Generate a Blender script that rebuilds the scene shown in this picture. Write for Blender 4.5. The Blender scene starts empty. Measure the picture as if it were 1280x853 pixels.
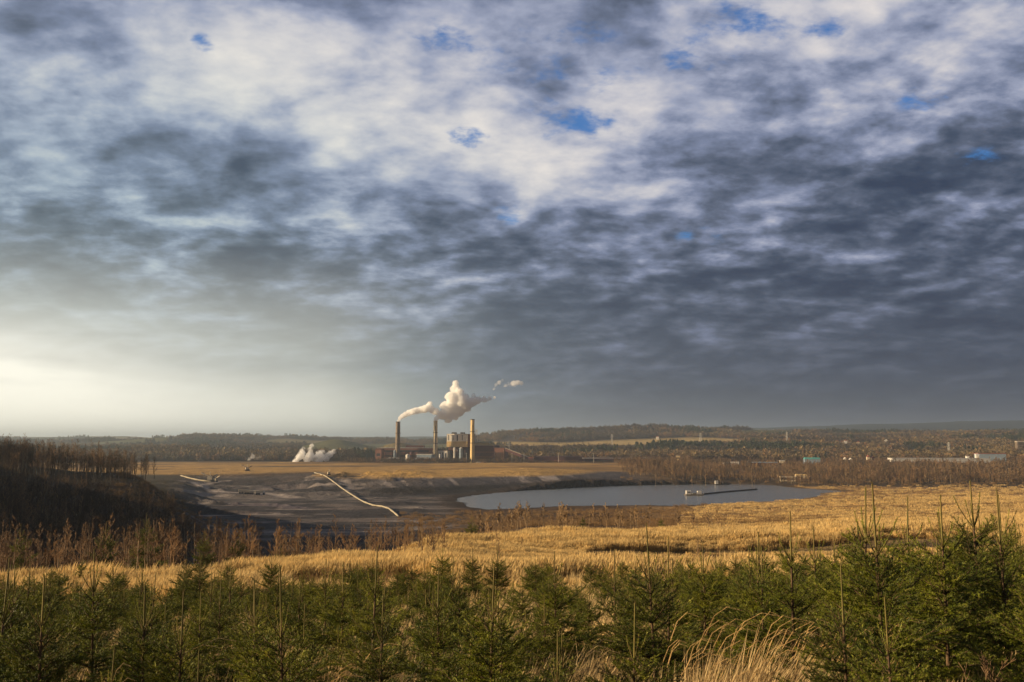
import bpy, bmesh, math, random
import numpy as np
from mathutils import Vector, Matrix, noise as mnoise

random.seed(7)
rng = np.random.default_rng(11)
sc = bpy.context.scene
col = sc.collection
R = math.radians

# ------------------------------------------------------------------ camera
F = 1229.0; HOR = 552.0; CX = 640.0; CY = 426.5
PITCH = math.atan((HOR - CY) / F)
cam = bpy.data.cameras.new("camera"); camo = bpy.data.objects.new("camera", cam)
col.objects.link(camo); sc.camera = camo
cam.sensor_width = 36; cam.lens = 36 * F / 1280
cam.clip_start = 0.1; cam.clip_end = 60000
camo.location = (0, 0, 0); camo.rotation_euler = (math.pi / 2 + PITCH, 0, 0)

def at(px, py, Y):
    """a point of the place that lies Y metres ahead, on the line of sight of this pixel"""
    a, b = (px - CX) / F, (CY - py) / F
    dy = math.cos(PITCH) - b * math.sin(PITCH)
    dz = math.sin(PITCH) + b * math.cos(PITCH)
    return Vector((a / dy * Y, Y, dz / dy * Y))

# ------------------------------------------------------------------ world
SUN_AZ, SUN_EL = R(-95), R(14)
w = bpy.data.worlds.new("World"); sc.world = w; w.use_nodes = True
class NB:
    def __init__(s, tree): s.t = tree; s.n = tree.nodes; s.l = tree.links
    def new(s, kind, **kw):
        n = s.n.new(kind)
        for k, v in kw.items(): setattr(n, k, v)
        return n
    def put(s, sock, v):
        if isinstance(v, bpy.types.NodeSocket): s.l.new(v, sock)
        elif isinstance(v, (tuple, list)) and len(v) == 3 and sock.type == 'RGBA': sock.default_value = (*v, 1)
        else: sock.default_value = v
    def m(s, op, a, b=None, c=None, clamp=False):
        n = s.new('ShaderNodeMath', operation=op, use_clamp=clamp); s.put(n.inputs[0], a)
        if b is not None: s.put(n.inputs[1], b)
        if c is not None: s.put(n.inputs[2], c)
        return n.outputs[0]
    def vm(s, op, a, b=None):
        n = s.new('ShaderNodeVectorMath', operation=op); s.put(n.inputs[0], a)
        if b is not None: s.put(n.inputs['Scale'] if op == 'SCALE' else n.inputs[1], b)
        return n.outputs[0]
    def noise(s, vec, scale, detail=4, rough=.5, dist=0.0, out=0):
        n = s.new('ShaderNodeTexNoise'); 
        if vec is not None: s.put(n.inputs['Vector'], vec)
        n.inputs['Scale'].default_value = scale; n.inputs['Detail'].default_value = detail
        n.inputs['Roughness'].default_value = rough; n.inputs['Distortion'].default_value = dist
        return n.outputs[out]
    def ramp(s, fac, stops, interp='LINEAR'):
        n = s.new('ShaderNodeValToRGB'); cr = n.color_ramp; cr.interpolation = interp
        while len(cr.elements) < len(stops): cr.elements.new(.5)
        for e, (p, c) in zip(cr.elements, stops):
            e.position = p; e.color = (*c, 1) if len(c) == 3 else c
        s.put(n.inputs[0], fac); return n.outputs[0]
    def mix(s, fac, a, b, mode='MIX'):
        n = s.new('ShaderNodeMix', data_type='RGBA', blend_type=mode)
        s.put(n.inputs[0], fac); s.put(n.inputs[6], a); s.put(n.inputs[7], b); return n.outputs[2]
    def step(s, x, lo, hi):
        n = s.new('ShaderNodeMapRange', interpolation_type='SMOOTHSTEP')
        s.put(n.inputs[0], x); n.inputs[1].default_value = lo; n.inputs[2].default_value = hi; return n.outputs[0]

def build_sky():
    b = NB(w.node_tree); b.n.clear()
    tc = b.new('ShaderNodeTexCoord').outputs['Generated']
    sx = b.new('ShaderNodeSeparateXYZ'); b.l.new(tc, sx.inputs[0]); x, y, z = sx.outputs
    az = b.m('DEGREES', b.m('ARCTAN2', x, y)); el = b.m('DEGREES', b.m('ARCSINE', z))
    zz = b.m('ADD', b.m('MAXIMUM', z, 0.0), 0.25)
    cq = b.new('ShaderNodeCombineXYZ'); b.l.new(b.m('DIVIDE', x, zz), cq.inputs[0]); b.l.new(b.m('DIVIDE', y, zz), cq.inputs[1]); q = cq.outputs[0]
    # wind skew of the cloud deck
    mp = b.new('ShaderNodeMapping'); b.l.new(q, mp.inputs[0]); mp.inputs['Rotation'].default_value = (0, 0, R(-14)); mp.inputs['Scale'].default_value = (1.0, 1.12, 1); q = mp.outputs[0]
    def pxaz(px): return math.degrees(math.atan((px - CX) / F))
    def pxel(py): return math.degrees(math.atan((CY - py) / F) + PITCH)
    def g(px, py, rx, ry, amp, rot=0):
        u = b.m('SUBTRACT', az, pxaz(px)); v = b.m('SUBTRACT', el, pxel(py))
        if rot:
            c, s_ = math.cos(R(rot)), math.sin(R(rot))
            u, v = (b.m('ADD', b.m('MULTIPLY', u, c), b.m('MULTIPLY', v, s_)), b.m('SUBTRACT', b.m('MULTIPLY', v, c), b.m('MULTIPLY', u, s_)))
        u = b.m('DIVIDE', u, rx / 21.5); v = b.m('DIVIDE', v, ry / 21.5)
        r2 = b.m('ADD', b.m('MULTIPLY', u, u), b.m('MULTIPLY', v, v))
        return b.m('MULTIPLY', b.m('EXPONENT', b.m('MULTIPLY', r2, -1.0)), amp)
    def add(*t):
        o = t[0]
        for k in t[1:]: o = b.m('ADD', o, k)
        return o
    def off(k): return b.vm('ADD', q, k)
    big = b.noise(off((.4, 2.2, 0)), 2.9, 3, .5, .2)
    med = b.noise(off((3.1, 7.7, 0)), 5.6, 6, .53, .15)
    med2 = b.noise(off((3.1 - .04, 7.7 - .012, 0)), 5.6, 6, .53, .15)
    fine = b.noise(off((9.3, 1.7, 0)), 17.0, 7, .62, .05)
    relief = b.m('SUBTRACT', med, med2)
    # broad brightness of the deck: thin and sunlit up left, thick and grey low right
    lay = add(0.235,
        g(250, 90, 250, 95, .44, -6), g(420, 190, 130, 60, .36, -50), g(540, 150, 90, 60, .42), g(640, 190, 80, 50, .40, -10), g(800, 135, 85, 45, .50, -6), g(720, 190, 90, 22, .40, 8),
        g(1000, 18, 100, 34, .48, -8), g(1150, 60, 160, 50, .36, -10), g(990, 75, 90, 16, .30, -8), g(860, 50, 40, 26, .36), g(560, 20, 60, 26, .30), g(1200, 130, 120, 30, .14, 10),
        g(800, 240, 120, 14, .34, 4), g(690, 215, 70, 18, .28), g(100, 160, 150, 45, .22), g(40, 50, 60, 46, -.20), g(620, 70, 110, 40, .14), g(1110, 150, 50, 26, .14),
        g(430, 50, 110, 24, .25, -10), g(270, 165, 70, 18, -.20, -10), g(280, 205, 90, 22, -.28, -4), g(450, 240, 130, 16, -.16, -4), g(1060, 200, 250, 50, .06, -10), g(1260, 110, 60, 60, .08),
        g(60, 228, 20, 8, .3), g(210, 290, 50, 5, .30), g(330, 282, 110, 9, .24, 6), g(590, 345, 60, 14, .26, -4), g(430, 385, 110, 11, .20, -8), g(230, 403, 110, 5, .20), g(640, 270, 30, 12, .35),
        g(780, 395, 60, 8, .16, 3), g(1010, 385, 60, 5, .20, -6), g(900, 365, 110, 9, .12, 6), g(700, 330, 110, 10, .10), g(1180, 375, 120, 8, .10, 4), g(760, 435, 60, 5, .10), g(990, 440, 160, 6, .06),
        g(960, 395, 420, 70, -.05), g(1180, 470, 300, 70, -.07), g(1230, 290, 150, 50, -.05), g(560, 300, 160, 14, -.05))
    # the deck reads contrasty high up and smooth towards the horizon
    amp = b.m('ADD', 0.30, b.m('MULTIPLY', b.step(el, 2.0, 13.0), .58))
    cb = b.new('ShaderNodeCombineXYZ'); b.l.new(b.m('MULTIPLY', az, .085), cb.inputs[0]); b.l.new(b.m('ADD', b.m('MULTIPLY', el, .52), b.m('MULTIPLY', az, .012)), cb.inputs[1])
    bands = b.m('SUBTRACT', b.noise(cb.outputs[0], 1.0, 6, .55, .5), .5)
    bandm = b.m('MULTIPLY', b.m('SUBTRACT', 1.0, b.step(el, 8.0, 17.0)), b.step(el, .3, 4.0))
    nz = add(b.m('MULTIPLY', b.m('SUBTRACT', big, .5), 1.1), b.m('MULTIPLY', b.m('SUBTRACT', med, .5), 1.35), b.m('MULTIPLY', b.m('SUBTRACT', fine, .5), .62), b.m('MULTIPLY', relief, 1.3))
    B = add(b.m('MULTIPLY', bands, b.m('MULTIPLY', bandm, .50)), b.m('MULTIPLY', lay, 1.05), b.m('MULTIPLY', nz, amp), b.m('MULTIPLY', b.step(el, 9.0, 17.0), .085), g(1280, 200, 260, 260, -.05))
    fl = b.m('MULTIPLY', b.step(el, 6.0, 16.0), add(.46, g(1280, 220, 420, 260, -.26)))
    B = b.m('ADD', B, b.m('MULTIPLY', fl, b.m('SUBTRACT', .60, B)))
    cloud = b.ramp(b.m('MULTIPLY', B, .78), [(0.0, (.030, .048, .092)), (.13, (.052, .075, .125)), (.24, (.100, .126, .190)), (.36, (.190, .228, .345)), (.47, (.34, .375, .50)), (.60, (.56, .555, .61)), (.76, (.77, .72, .70)), (1.0, (.95, .88, .81))])
    # blue gaps, through which the clear sky shows
    hn = b.noise(off((5.0, 2.0, 0)), 12.0, 8, .64, .1)
    holes = add(g(720, 150, 38, 26, 1.0), g(945, 45, 75, 28, 1.0, -6), g(1045, 65, 35, 18, .8), g(585, 175, 26, 14, .9), g(860, 80, 50, 20, .7), g(735, 35, 30, 14, .6), g(120, 16, 22, 12, .8),
                g(238, 78, 14, 10, .8), g(640, 268, 26, 12, .75), g(1215, 232, 40, 14, .65), g(550, 45, 70, 30, .5), g(1180, 150, 40, 30, .55), g(880, 300, 40, 12, .45), g(700, 90, 110, 60, .35))
    hm = b.step(b.m('ADD', b.m('MULTIPLY', holes, .55), b.m('MULTIPLY', b.m('SUBTRACT', hn, .5), 3.0)), .16, .88)
    hm = b.m('MULTIPLY', hm, b.step(holes, .10, .35))
    sky = b.new('ShaderNodeTexSky', sky_type='NISHITA', sun_disc=False, sun_elevation=SUN_EL, sun_rotation=SUN_AZ)
    sky.altitude = 500; sky.air_density = 1.0; sky.dust_density = 1.5; sky.ozone_density = 2.5
    skyc = b.mix(1.0, sky.outputs[0], (0.038, .100, .165), 'MULTIPLY')
    c = b.mix(b.m('MULTIPLY', hm, .9), cloud, skyc)
    # warm glow of the hidden low sun through thin cloud on the left
    gl = add(g(-200, 545, 360, 130, .95), g(-60, 540, 500, 190, .42))
    tr = g(60, 330, 420, 210, .75)
    c = b.mix(b.m('MINIMUM', tr, 1.0), c, b.mix(1.0, c, (.95, 1.16, 1.04), 'MULTIPLY'))
    glc = b.mix(b.step(gl, .25, 1.0), (.52, .60, .58), (1.08, 1.05, .92))
    glm = b.m('MULTIPLY', gl, b.m('ADD', b.m('ADD', .70, b.m('MULTIPLY', med, .50)), b.m('MULTIPLY', bands, .9)))
    c = b.mix(b.m('MINIMUM', glm, 1.0), c, glc)
    hz = b.m('MAXIMUM', b.step(el, 7.0, 0.0), b.m('MULTIPLY', b.step(el, 12.0, 4.0), .35))
    c = b.mix(b.m('MULTIPLY', hz, .8), c, b.ramp(b.step(az, -26, 24), [(0, (1.3, 1.25, 1.05)), (.21, (1.15, 1.12, .93)), (.35, (.54, .57, .50)), (.50, (.20, .23, .24)), (.72, (.078, .092, .112)), (1, (.045, .056, .078))]))
    # unseen sky overhead and behind the viewer, darkened to cut the ambient light
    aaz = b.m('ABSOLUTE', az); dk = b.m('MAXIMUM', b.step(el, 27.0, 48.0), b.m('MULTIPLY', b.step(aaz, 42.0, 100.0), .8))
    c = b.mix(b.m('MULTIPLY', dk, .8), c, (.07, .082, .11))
    bg = b.new('ShaderNodeBackground'); bg.inputs[1].default_value = 0.056
    c = b.mix(1.0, c, (10, 10, 10), 'MULTIPLY')
    b.l.new(c, bg.inputs[0]); out = b.new('ShaderNodeOutputWorld'); b.l.new(bg.outputs[0], out.inputs[0])
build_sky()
w.cycles.sampling_method = 'MANUAL'; w.cycles.sample_map_resolution = 512

sun = bpy.data.lights.new("sun", 'SUN'); sun.energy = 5.0; sun.angle = R(0.6); sun.color = (1.0, .75, .45)
suno = bpy.data.objects.new("sun", sun); col.objects.link(suno)
sd = Vector((math.sin(SUN_AZ) * math.cos(SUN_EL), math.cos(SUN_AZ) * math.cos(SUN_EL), math.sin(SUN_EL)))
suno.rotation_euler = sd.to_track_quat('Z', 'Y').to_euler()
vs = sc.view_settings; vs.view_transform = 'Standard'; vs.look = 'None'; vs.gamma = 1; vs.exposure = 0.85
sc.cycles.max_bounces = 16; sc.cycles.diffuse_bounces = 2; sc.cycles.glossy_bounces = 2; sc.cycles.transmission_bounces = 3
sc.cycles.volume_bounces = 14; sc.cycles.transparent_max_bounces = 8
sc.cycles.volume_step_rate = 1.0; sc.cycles.volume_max_steps = 128
sc.cycles.sample_clamp_indirect = 3.0
# ------------------------------------------------------------------ helpers for things
def tag(o, label=None, cat=None, group=None, kind=None):
    if label: o['label'] = label
    if cat: o['category'] = cat
    if group: o['group'] = group
    if kind: o['kind'] = kind
    return o
def link(name, me, parent=None, loc=None):
    o = bpy.data.objects.new(name, me); col.objects.link(o)
    if parent is not None: o.parent = parent
    if loc is not None: o.location = loc
    return o
def empty(name, loc=(0, 0, 0), rz=0, label=None, cat=None, group=None):
    o = bpy.data.objects.new(name, None); col.objects.link(o); o.location = loc; o.rotation_euler = (0, 0, rz)
    o.empty_display_size = .2
    return tag(o, label, cat, group)
def copy_tree(o, parent=None):
    c = o.copy(); col.objects.link(c)
    if parent is not None: c.parent = parent
    for ch in list(o.children): copy_tree(ch, c)
    return c
def npmesh(name, V, Fc, mats, smooth=False, midx=None):
    V = np.asarray(V, dtype=np.float32); Fc = np.asarray(Fc, dtype=np.int32)
    k = Fc.shape[1]; me = bpy.data.meshes.new(name)
    me.vertices.add(len(V)); me.vertices.foreach_set('co', V.ravel())
    me.loops.add(Fc.size); me.loops.foreach_set('vertex_index', Fc.ravel())
    me.polygons.add(len(Fc)); me.polygons.foreach_set('loop_start', np.arange(0, Fc.size, k, dtype=np.int32))
    if smooth: me.polygons.foreach_set('use_smooth', np.ones(len(Fc), dtype=bool))
    if midx is not None: me.polygons.foreach_set('material_index', np.asarray(midx, dtype=np.int32))
    for m_ in (mats if isinstance(mats, (list, tuple)) else [mats]): me.materials.append(m_)
    me.update(calc_edges=True); me.validate()
    return me

def material(name, c1, c2=None, rough=.8, scale=3.0, detail=5, bump=0.0, bscale=None, metallic=0, obvar=0.0, transl=0.0, coord='Object', lo=.35, hi=.65, spec=.3, c3=None, s3=1.0):
    m_ = bpy.data.materials.new(name); m_.use_nodes = True; b = NB(m_.node_tree); b.n.clear()
    tc = b.new('ShaderNodeTexCoord').outputs[coord]
    c2 = c2 or tuple(x * .7 for x in c1)
    fac = b.step(b.noise(tc, scale, detail, .6), lo, hi)
    c = b.mix(fac, c1, c2)
    if c3: c = b.mix(b.step(b.noise(tc, s3, 3, .5), .5, .66), c, c3)
    if obvar:
        oi = b.new('ShaderNodeObjectInfo').outputs['Random']
        c = b.mix(1.0, c, b.ramp(oi, [(0, (1 - obvar,) * 3), (.5, (1, 1, 1 - obvar * .3)), (1, (1 + obvar, 1 + obvar * .7, 1))]), 'MULTIPLY')
    p = b.new('ShaderNodeBsdfPrincipled'); b.l.new(c, p.inputs['Base Color'])
    p.inputs['Roughness'].default_value = rough; p.inputs['Metallic'].default_value = metallic
    p.inputs['Specular IOR Level'].default_value = spec
    if bump:
        bm_ = b.new('ShaderNodeBump'); bm_.inputs['Strength'].default_value = 1.0; bm_.inputs['Distance'].default_value = bump
        b.l.new(b.noise(tc, bscale or scale * 2, 6, .6), bm_.inputs['Height']); b.l.new(bm_.outputs[0], p.inputs['Normal'])
    sh = p.outputs[0]
    if transl:
        t = b.new('ShaderNodeBsdfTranslucent'); b.l.new(c, t.inputs[0]); mx = b.new('ShaderNodeMixShader')
        mx.inputs[0].default_value = transl; b.l.new(sh, mx.inputs[1]); b.l.new(t.outputs[0], mx.inputs[2]); sh = mx.outputs[0]
    o = b.new('ShaderNodeOutputMaterial'); b.l.new(sh, o.inputs[0]); return m_

class MB:
    """collects boxes, prisms and tubes and links them as ONE mesh"""
    def __init__(s): s.v = []; s.f = []
    def add(s, V, Fc):
        k = len(s.v); s.v += [tuple(p) for p in V]; s.f += [tuple(i + k for i in f) for f in Fc]; return s
    def box(s, c, size, rz=0, taper=1.0):
        x, y, z = size[0] / 2, size[1] / 2, size[2] / 2; cs, sn = math.cos(rz), math.sin(rz); V = []
        for dz in (-1, 1):
            t = taper if dz > 0 else 1
            for dx, dy in ((-1, -1), (1, -1), (1, 1), (-1, 1)):
                a, b_ = dx * x * t, dy * y * t
                V.append((c[0] + a * cs - b_ * sn, c[1] + a * sn + b_ * cs, c[2] + dz * z))
        return s.add(V, [(3, 2, 1, 0), (4, 5, 6, 7), (0, 1, 5, 4), (1, 2, 6, 5), (2, 3, 7, 6), (3, 0, 4, 7)])
    def tube(s, pts, r, n=8, cap=True):
        pts = [Vector(p) for p in pts]; rs = r if isinstance(r, (list, tuple)) else [r] * len(pts); V = []; Fc = []
        for i, p in enumerate(pts):
            d = (pts[min(i + 1, len(pts) - 1)] - pts[max(i - 1, 0)]).normalized()
            a = d.orthogonal().normalized() if abs(d.z) > .9 else d.cross(Vector((0, 0, 1))).normalized(); b_ = d.cross(a)
            for k in range(n):
                t = 2 * math.pi * k / n; V.append(p + (a * math.cos(t) + b_ * math.sin(t)) * rs[i])
        for i in range(len(pts) - 1):
            for k in range(n): Fc.append((i * n + k, i * n + (k + 1) % n, (i + 1) * n + (k + 1) % n, (i + 1) * n + k))
        if cap: Fc += [tuple(range(n - 1, -1, -1)), tuple(range((len(pts) - 1) * n, len(pts) * n))]
        return s.add(V, Fc)
    def prism(s, poly, y0, y1):
        """outline in (x, z), extruded in y"""
        n = len(poly); V = [(x, y0, z) for x, z in poly] + [(x, y1, z) for x, z in poly]
        Fc = [tuple(range(n)), tuple(range(2 * n - 1, n - 1, -1))] + [((i + 1) % n, i, i + n, (i + 1) % n + n) for i in range(n)]
        return s.add(V, Fc)
    def build(s, name, m_, parent=None, loc=None, smooth=False, bevel=0, flip=False):
        me = bpy.data.meshes.new(name); me.from_pydata(s.v, [], s.f); me.materials.append(m_)
        bm_ = bmesh.new(); bm_.from_mesh(me); bmesh.ops.recalc_face_normals(bm_, faces=bm_.faces)
        if bevel: bmesh.ops.bevel(bm_, geom=list(bm_.edges), offset=bevel, segments=1, affect='EDGES')
        bm_.to_mesh(me); bm_.free()
        if smooth:
            for p in me.polygons: p.use_smooth = True
        return link(name, me, parent, loc)

# ------------------------------------------------------------------ terrain
# profiles: pixel column -> (metres ahead, pixel row the bare ground would reach there)
NEAR = lambda n3, n10, n20, n35: [(0, -2.3), (4, n3), (10, n10), (20, n20), (35, n35)]
def P(px, Y, py): return at(px, py, Y).z
PROF = {
 -900: NEAR(-2.5, -3.2, -4.5, -6.5) + [(60, -9), (100, -3), (180, 16), (260, 32), (420, 40), (520, 40), (700, 42), (1100, 20), (1900, -10), (3000, 0), (6000, 40), (12000, 120), (30000, 150)],  # out-of-view hill, raised to cast shade on the left-hand slope
 -330: NEAR(-2.5, -3.2, -4.6, -6.8) + [(60, -9.5), (100, -12), (180, -8), (240, 4), (300, 12), (380, 14), (520, 14), (700, 6), (1100, -20), (1900, -30), (3000, -20), (6000, 40), (9000, 100), (30000, 90)],  # unseen shoulder of that hill, also raised for its shadow
 0: NEAR(-2.5, -3.2, -4.5, -6.8) + [(55, -8.2), (75, -11), (110, -18), (160, -28), (230, -31), (300, -26), (360, -20), (410, -14.8), (470, -12), (560, -12), (700, -18), (1100, -34), (1900, -38), (3000, -34), (4500, 0), (6000, -5), (9000, 35), (12000, 55), (30000, 60)],
 160: NEAR(-2.5, -3.2, -4.5, -6.6) + [(55, -7.6), (75, -10.5), (110, -18), (160, -28), (230, -33), (300, -29), (360, -23), (410, -16.5), (470, -15), (560, -20), (700, -34), (1100, -42), (1400, -38), (1900, -38.5), (3000, -34), (4500, -4), (6000, -8), (9000, 26), (12000, 35), (30000, 40)],
 268: NEAR(-2.5, -3.2, -4.4, -6.4) + [(55, -7.4), (75, -10.5), (110, -18), (160, -30), (230, -38), (300, -41), (400, -42), (500, -44), (640, -50), (950, -51), (1150, -49), (1290, -39), (1400, -37.5), (1900, -38.5), (3000, -32), (4500, 2), (6000, -4), (9000, 30), (12000, 45), (30000, 40)],
 330: NEAR(-2.4, -3.1, -4.3, -6.2) + [(58, -7.6), (78, -11), (110, -19), (160, -32), (230, -42), (300, -47), (400, -50), (640, -53), (900, -52), (1130, -51), (1230, -43), (1300, -38), (1900, -39), (3000, -32), (4500, -12), (6000, -6), (9000, 38), (12000, 40), (30000, 40)],
 430: NEAR(-2.4, -3.1, -4.3, -6.2) + [(62, -7.9), (85, -10.5), (120, -18), (180, -34), (260, -44), (400, -50), (640, -54), (880, -53), (1010, -49), (1090, -40), (1150, -37), (1900, -39.5), (3000, -30), (4500, -14), (6000, -8), (9000, 40), (12000, 40), (30000, 40)],
 540: NEAR(-2.4, -3.1, -4.2, -6.0) + [(70, -8.4), (110, -11.4), (150, -18), (220, -31), (400, -42), (640, -49.3), (880, -53), (960, -49.5), (1040, -39), (1080, -36), (1900, -40), (3000, -30), (4500, -10), (6000, -4), (9000, 36), (30000, 40)],
 660: NEAR(-2.4, -3.1, -4.2, -6.0) + [(70, -8.7), (100, -11.2), (150, -14.3), (180, -16.8), (240, -21.5), (330, -27.5), (500, -39), (700, -49.2), (900, -53), (1010, -49.5), (1120, -36), (1190, -33.5), (1900, -40), (2300, -40), (3000, -14), (3800, 6), (4500, 30), (6000, 26), (9000, 60), (30000, 40)],
 800: NEAR(-2.4, -3.1, -4.2, -6.0) + [(70, -8.6), (92, -10.6), (110, -11.2), (160, -14.8), (190, -17.8), (260, -22.8), (330, -27.5), (500, -38), (740, -49.3), (900, -53), (1050, -49.6), (1250, -41), (1400, -37), (1900, -41), (2300, -38), (2900, -10), (3400, 0), (4300, 34), (5200, 40), (6500, 30), (9000, 70), (30000, 40)],
 950: NEAR(-2.4, -3.1, -4.2, -6.0) + [(70, -8.3), (92, -10.5), (110, -11.1), (165, -15.0), (200, -18), (270, -23.5), (400, -31), (600, -43), (780, -49.0), (900, -52), (1120, -49.6), (1300, -45), (1900, -43), (2300, -36), (2900, -12), (3500, 8), (4300, 38), (5200, 50), (6500, 40), (9000, 130), (12000, 150), (30000, 40)],
 1100: NEAR(-2.4, -3.0, -4.1, -5.9) + [(70, -8.2), (92, -9.8), (110, -10.3), (165, -13.6), (200, -17), (270, -23), (400, -30.5), (600, -39.5), (800, -45.5), (950, -48.4), (1100, -48.6), (1300, -46), (1900, -44), (2300, -36), (2900, -16), (3500, 6), (4300, 32), (5200, 44), (6500, 40), (9000, 170), (12000, 150), (30000, 40)],
 1300: NEAR(-2.4, -3.0, -4.0, -5.7) + [(70, -8.0), (92, -9.6), (110, -10.2), (165, -13.2), (200, -16.5), (270, -22), (400, -29.5), (600, -38), (800, -44), (950, -47), (1100, -47.5), (1300, -45), (1900, -43), (2300, -34), (2900, -14), (3500, 6), (4300, 32), (5200, 44), (6500, 40), (9000, 205), (12000, 150), (30000, 40)],
 2200: NEAR(-2.4, -3.0, -4.0, -5.5) + [(70, -8.0), (110, -10.2), (200, -16.5), (400, -28), (800, -42), (1100, -46), (1900, -42), (2300, -30), (3500, 10), (5200, 44), (9000, 180), (30000, 40)],
}
def col_phi(px): return math.atan((px - CX) * .991 / F)
_cols = sorted(PROF); _phi = np.array([col_phi(c) for c in _cols])
_RG = np.concatenate([[0], np.geomspace(1, 32000, 900)])
_prof = []
for c, ph in zip(_cols, _phi):
    p = PROF[c]; rr = np.array([a / math.cos(ph) for a, _ in p]); zz = np.array([b_ for _, b_ in p])
    zi = np.interp(_RG, rr, zz)
    k = 9; ker = np.hanning(k + 2)[1:-1]; ker /= ker.sum(); zi = np.convolve(np.pad(zi, k // 2, mode='edge'), ker, 'valid')
    _prof.append(zi)
_prof = np.array(_prof)
def wpoly(pts, H=-50.0):
    out = []
    for px, py in pts:
        d = at(px, py, 1.0); Y = H / d.z; out.append((d.x * Y, Y))
    return np.array(out)
LAKE = wpoly([(573, 624), (590, 619.5), (640, 614.5), (700, 610.5), (760, 607.5), (830, 606.2), (905, 605.2), (950, 605.6), (975, 607.5), (998, 610.5), (1030, 612.3), (1062, 614.6), (1050, 616.2), (1024, 617.0), (1030, 619.2), (1006, 623.5), (985, 625.8), (950, 627.4), (905, 629.4), (868, 632.0), (850, 633.4), (812, 631.6), (770, 631.8), (700, 632.6), (650, 635.8), (612, 636.6), (588, 634.2), (578, 629)])
def sdf_poly(x, y, poly):
    d = np.full(x.shape, 1e18); ins = np.zeros(x.shape, bool); n = len(poly)
    for i in range(n):
        ax, ay = poly[i]; bx, by = poly[(i + 1) % n]; ex, ey = bx - ax, by - ay
        t = np.clip(((x - ax) * ex + (y - ay) * ey) / (ex * ex + ey * ey), 0, 1)
        d = np.minimum(d, (x - ax - ex * t) ** 2 + (y - ay - ey * t) ** 2)
        c = ((ay > y) != (by > y)) & (x < (bx - ax) * (y - ay) / (by - ay + 1e-12) + ax); ins ^= c
    d = np.sqrt(d); return np.where(ins, -d, d)
# value noise
_perm = rng.random((256, 256))
def vn(x, y):
    xi = np.floor(x).astype(int); yi = np.floor(y).astype(int); fx = x - xi; fy = y - yi
    fx = fx * fx * (3 - 2 * fx); fy = fy * fy * (3 - 2 * fy)
    g = lambda a, b_: _perm[a & 255, b_ & 255]
    return (g(xi, yi) * (1 - fx) + g(xi + 1, yi) * fx) * (1 - fy) + (g(xi, yi + 1) * (1 - fx) + g(xi + 1, yi + 1) * fx) * fy
def fbm(x, y, o=4):
    s_ = 0; a = .5; t = 0
    for _ in range(o): s_ = s_ + a * vn(x, y); t += a; x = x * 2.03 + 17.3; y = y * 2.03 + 5.1; a *= .5
    return s_ / t - .5
def sstep(x, a, b_): t = np.clip((x - a) / (b_ - a), 0, 1); return t * t * (3 - 2 * t)
HUMPS = [(498, 2900, 27, 62, 200), (418, 3300, 32, 95, 220), (215, 2300, 14, 110, 150), (350, 5200, 22, 420, 500), (230, 4300, 22, 330, 300), (120, 6500, 30, 800, 500), (700, 4300, 12, 300, 300), (815, 4200, 16, 160, 300), (960, 4400, 14, 300, 300)]
def height(x, y):
    x = np.asarray(x, float); y = np.asarray(y, float)
    ph = np.arctan2(x, y); r = np.hypot(x, y)
    j = np.clip(np.searchsorted(_phi, ph) - 1, 0, len(_phi) - 2)
    t = np.clip((ph - _phi[j]) / (_phi[j + 1] - _phi[j]), 0, 1); t = t * t * (3 - 2 * t) * .5 + t * .5
    ir = np.clip(np.searchsorted(_RG, r) - 1, 0, len(_RG) - 2); fr = np.clip((r - _RG[ir]) / (_RG[ir + 1] - _RG[ir]), 0, 1)
    z = (_prof[j, ir] * (1 - fr) + _prof[j, ir + 1] * fr) * (1 - t) + (_prof[j + 1, ir] * (1 - fr) + _prof[j + 1, ir + 1] * fr) * t
    # undulation grows with distance
    z = z + fbm(x / 3.1, y / 3.1, 3) * .35 * sstep(r, 3, 15) + fbm(x / 17 + 3, y / 17) * 1.1 * sstep(r, 20, 60) * (1 - sstep(r, 150, 600) * .5)
    z = z + fbm(x / 90 + 9, y / 90) * 3.0 * sstep(r, 150, 500) * (1 - sstep(r, 550, 650) * .75 * (1 - sstep(r, 2100, 2600)))
    z = z + fbm(x / 600 + 2, y / 600, 5) * 34 * sstep(r, 2400, 4500) + fbm(x / 2600 + 5, y / 2600, 4) * 70 * sstep(r, 5500, 9000)
    # hollows and spoil ridges in the pit floor
    pit = sstep(r, 600, 700) * (1 - sstep(r, 1150, 1230)) * (1 - sstep(ph, col_phi(500), col_phi(560))) * sstep(ph, col_phi(165), col_phi(240))
    rid = 1 - np.abs(fbm(x / 130 + y / 900, y / 42, 4)) * 6
    z = z + pit * (np.clip(rid, 0, 1) * 8.0 - 3.2)
    # wet ditch across the grass
    dt = (y - 96 - 3 * np.sin(x / 23) - x * .08) / 6.5
    z = z - 1.1 * np.exp(-dt * dt) * sstep(x, 8, 20) * (1 - sstep(x, 36, 60))
    for px_, Y_, a_, sx, sy in HUMPS:
        z = z + a_ * np.exp(-((x - (px_ - CX) * .991 / F * Y_) / sx) ** 2 - ((y - Y_) / sy) ** 2)
    # lake basin
    near = (r > 500) & (r < 1500) & (np.abs(ph) < .7)
    if near.any():
        sd_ = sdf_poly(x[near], y[near], LAKE) + fbm(x[near] / 16, y[near] / 22, 4) * 13
        zn = z[near]
        zn = np.where(sd_ < 0, np.minimum(zn, -50.0 + np.maximum(sd_ * .06, -4) - .1), np.maximum(zn, -50.0 + np.minimum(sd_ * .05, .8)))
        z[near] = zn
    return z
def ground(x, y): return float(height(np.array([x]), np.array([y]))[0])
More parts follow.
